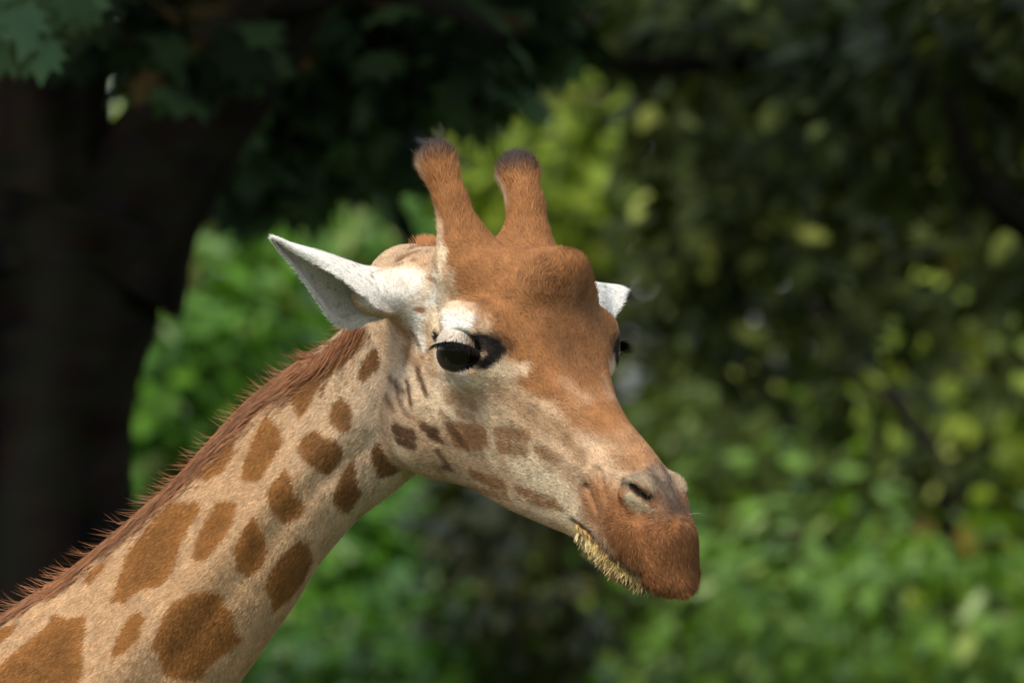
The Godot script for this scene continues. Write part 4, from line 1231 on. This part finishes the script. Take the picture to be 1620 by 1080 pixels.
func lid_shell(c: Vector3, r: float, side: float, low: Callable, high: Callable, paint: Callable) -> ArrayMesh:
	var v := PackedVector3Array()
	var nr := PackedVector3Array()
	var col := PackedColorArray()
	var idx := PackedInt32Array()
	var nu := 40
	var nv := 16
	for i in nu + 1:
		var th := lerpf(-1.25, 1.25, float(i) / nu)
		for k in nv + 1:
			var f := float(k) / nv
			var ph: float = lerpf(low.call(th), high.call(th), f)
			var d := Vector3(sin(th + 0.6) * cos(ph), sin(ph), cos(th + 0.6) * cos(ph))
			# the free edge is rolled
			var rr := r - 0.004 * pow(1.0 - f, 6.0)
			v.append(from_head(c.x + d.x * rr, c.y + d.y * rr, (c.z + d.z * rr) * side))
			var q := from_head(d.x, d.y, d.z * side) - HEAD_AT
			nr.append(q.normalized())
			col.append(paint.call(th, f))
	for i in nu:
		for k in nv:
			var o := i * (nv + 1) + k
			var up: bool = high.call(0.0) > low.call(0.0)
			if up == (side > 0.0): idx.append_array(PackedInt32Array([o, o + nv + 2, o + nv + 1, o, o + 1, o + nv + 2]))
			else: idx.append_array(PackedInt32Array([o, o + nv + 1, o + nv + 2, o, o + nv + 2, o + 1]))
	return mesh_of(v, nr, col, idx)

func eye(parent: Node, side: float) -> void:
	var c := Vector3(0.200, -0.013, 0.124)
	var ball_mesh := SphereMesh.new()
	ball_mesh.radius = 0.040
	ball_mesh.height = 0.080
	ball_mesh.radial_segments = 64
	ball_mesh.rings = 32
	var wet := StandardMaterial3D.new()
	wet.albedo_color = Color(0.09, 0.06, 0.045)
	wet.roughness = 0.12
	wet.metallic_specular = 0.35
	var o := put("eye", ball_mesh, wet, parent)
	o.position = from_head(c.x, c.y, c.z * side)
	var lid := painted(0.6)
	var upper := put("eyelid", lid_shell(c, 0.0440, side, func(th): return 0.25 - 0.12 * th - 0.26 * th * th, func(_th): return 1.35,
		func(th, f): return PALETTE.black.lerp(Color(0.52, 0.475, 0.42) * (0.9 + 0.25 * sin(th * 31.0) * sin(f * 47.0 + th * 9.0)), smoothstep(0.08, 0.34, f) * smoothstep(0.75, 0.2, th) * smoothstep(-1.2, -0.8, th)).lerp(PALETTE.umber, smoothstep(0.75, 1.0, f) * 0.4)), lid, o)
	var lower := put("eyelid", lid_shell(c, 0.0438, side, func(th): return -0.62 + 0.37 * th * th - 0.08 * th, func(_th): return -1.35,
		func(th, f): return PALETTE.black.lerp(PALETTE.cream, smoothstep(0.40, 0.60, f) * smoothstep(1.1, 0.6, th))), lid, o)
	for l in [upper, lower]: l.position = -o.position
	var v := PackedVector3Array()
	var nr := PackedVector3Array()
	var col := PackedColorArray()
	for i in 520:
		var th := rng.randf_range(-0.80, 0.95)
		var ph := 0.25 - 0.12 * th - 0.26 * th * th + rng.randf_range(0.0, 0.05)
		var d := Vector3(sin(th + 0.6) * cos(ph), sin(ph), cos(th + 0.6) * cos(ph))
		var root := from_head(c.x + d.x * 0.043, c.y + d.y * 0.043, (c.z + d.z * 0.043) * side)
		var d0 := from_head(d.x + rng.randfn(0.0, 0.12), d.y - 0.25, d.z * side) - HEAD_AT
		var d1 := from_head(d.x * 0.8 + rng.randfn(0.0, 0.2), d.y - 0.95, d.z * side * 0.9) - HEAD_AT
		var shade := Color(0.010, 0.009, 0.009) * rng.randf_range(0.6, 1.6)
		if side < 0.0:
			d0 = from_head(d.x + 0.2, d.y * 0.3, d.z * side * 1.2) - HEAD_AT
			d1 = from_head(0.5, -0.5 + rng.randfn(0.0, 0.25), side) - HEAD_AT
		strand(v, nr, col, root, d0.normalized(), d1.normalized(), rng.randf_range(0.018, 0.034) * (1.5 if side < 0.0 else 1.0), 0.0006, (from_head(0, 0.8, 0.6 * side) - HEAD_AT).normalized(), shade, shade)
	# the short hair of the upper lid
	for i in 900:
		var th := rng.randf_range(-0.95, 0.75)
		var ph := rng.randf_range(0.36 - 0.12 * th - 0.26 * th * th, 1.25)
		var d := Vector3(sin(th + 0.6) * cos(ph), sin(ph), cos(th + 0.6) * cos(ph))
		var root := from_head(c.x + d.x * 0.0435, c.y + d.y * 0.0435, (c.z + d.z * 0.0435) * side)
		var d0 := from_head(d.x - 0.5 + rng.randfn(0.0, 0.3), d.y - 1.0, d.z * side) - HEAD_AT
		var shade := Color(0.62, 0.55, 0.47).lerp(Color(0.16, 0.11, 0.08), smoothstep(-0.1, 0.8, th + rng.randfn(0.0, 0.15))) * rng.randf_range(0.7, 1.15)
		strand(v, nr, col, root, d0.normalized(), (d0 + Vector3(0, -0.6, 0)).normalized(), rng.randf_range(0.006, 0.011), 0.0006, (from_head(d.x, d.y, d.z * side) - HEAD_AT).normalized(), shade * 0.85, shade)
	var lashes := put("eyelashes", mesh_of(v, nr, col, PackedInt32Array()), painted(0.9, 0.1), o)
	tag(lashes, "", "", "", "stuff")
	lashes.position = -o.position

func giraffe() -> void:
	var t0 := Time.get_ticks_msec()
	prepare_skull()
	prepare_neck()
	net(Vector3(-0.95, -0.72, -0.55), Vector3(0.40, 0.38, 0.36), at(820, 200, 0.0))
	net(Vector3(-3.7, -3.72, -1.1), Vector3(-0.5, -0.4, 0.3), Vector3(-2.2, -0.5, -0.4), 0.02, AABB(Vector3(-0.925, -0.695, -0.6), Vector3(1.5, 1.5, 1.2)))
	skin_normals()
	dress()
	var cuts := [[0, 0], [skin_v.size(), skin_i.size()]]
	# near ear, then the far one
	ear([at(622, 494, -0.080), at(594, 488, -0.050), at(564, 464, -0.03), at(532, 440, -0.01), at(500, 420, 0.005), at(470, 402, 0.02), at(445, 386, 0.035), at(431, 376, 0.045)],
		[at(640, 446, -0.120), at(606, 426, -0.105), at(572, 419, -0.08), at(538, 408, -0.05), at(508, 398, -0.02), at(478, 390, 0.01), at(450, 382, 0.03), at(430, 374, 0.045)],
		[at(618, 500, -0.110), at(594, 508, -0.105), at(560, 521, -0.09), at(532, 509, -0.06), at(507, 474, -0.03), at(478, 436, 0.0), at(450, 402, 0.03), at(430, 377, 0.045)], 0.030)
	cuts.append([skin_v.size(), skin_i.size()])
	ear([at(800, 520, -0.27), at(860, 530, -0.31), at(910, 520, -0.35), at(945, 500, -0.38), at(965, 502, -0.40), at(984, 480, -0.41), at(990, 462, -0.42)],
		[at(800, 450, -0.29), at(860, 440, -0.33), at(910, 440, -0.37), at(940, 446, -0.39), at(960, 449, -0.41), at(980, 452, -0.42), at(991, 458, -0.42)],
		[at(800, 540, -0.30), at(860, 545, -0.34), at(910, 535, -0.38), at(945, 505, -0.40), at(962, 503, -0.42), at(983, 482, -0.42), at(990, 463, -0.42)], 0.012)
	var g := Node3D.new()
	g.name = "giraffe"
	add_child(g)
	g.position = Vector3(0, EYE_HEIGHT, 0)
	tag(g, "reticulated giraffe with brown patches, two horns and lowered head, facing right", "giraffe")
	var col := PackedColorArray()
	col.resize(skin_v.size())
	for i in col.size(): col[i] = tint(i, skin_v[i]) * 0.75
	var furry := painted(0.7, 0.35)
	furry.backlight_enabled = true
	furry.backlight = Color(0.9, 0.9, 0.9)
	cuts.append([skin_v.size(), skin_i.size()])
	var skin_stuff := painted(0.85, 0.3)
	for part in 3:
		var v0: int = cuts[part][0]
		var v1: int = cuts[part + 1][0]
		var own := skin_i.slice(cuts[part][1], cuts[part + 1][1])
		for x in own.size(): own[x] -= v0
		var o := put("body" if part == 0 else "ear", mesh_of(skin_v.slice(v0, v1), skin_n.slice(v0, v1), col.slice(v0, v1), own), skin_stuff, g)
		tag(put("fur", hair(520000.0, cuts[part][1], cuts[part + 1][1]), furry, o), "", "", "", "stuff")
	mane(g)
	lips(g)
	eye(g, 1.0)
	eye(g, -1.0)
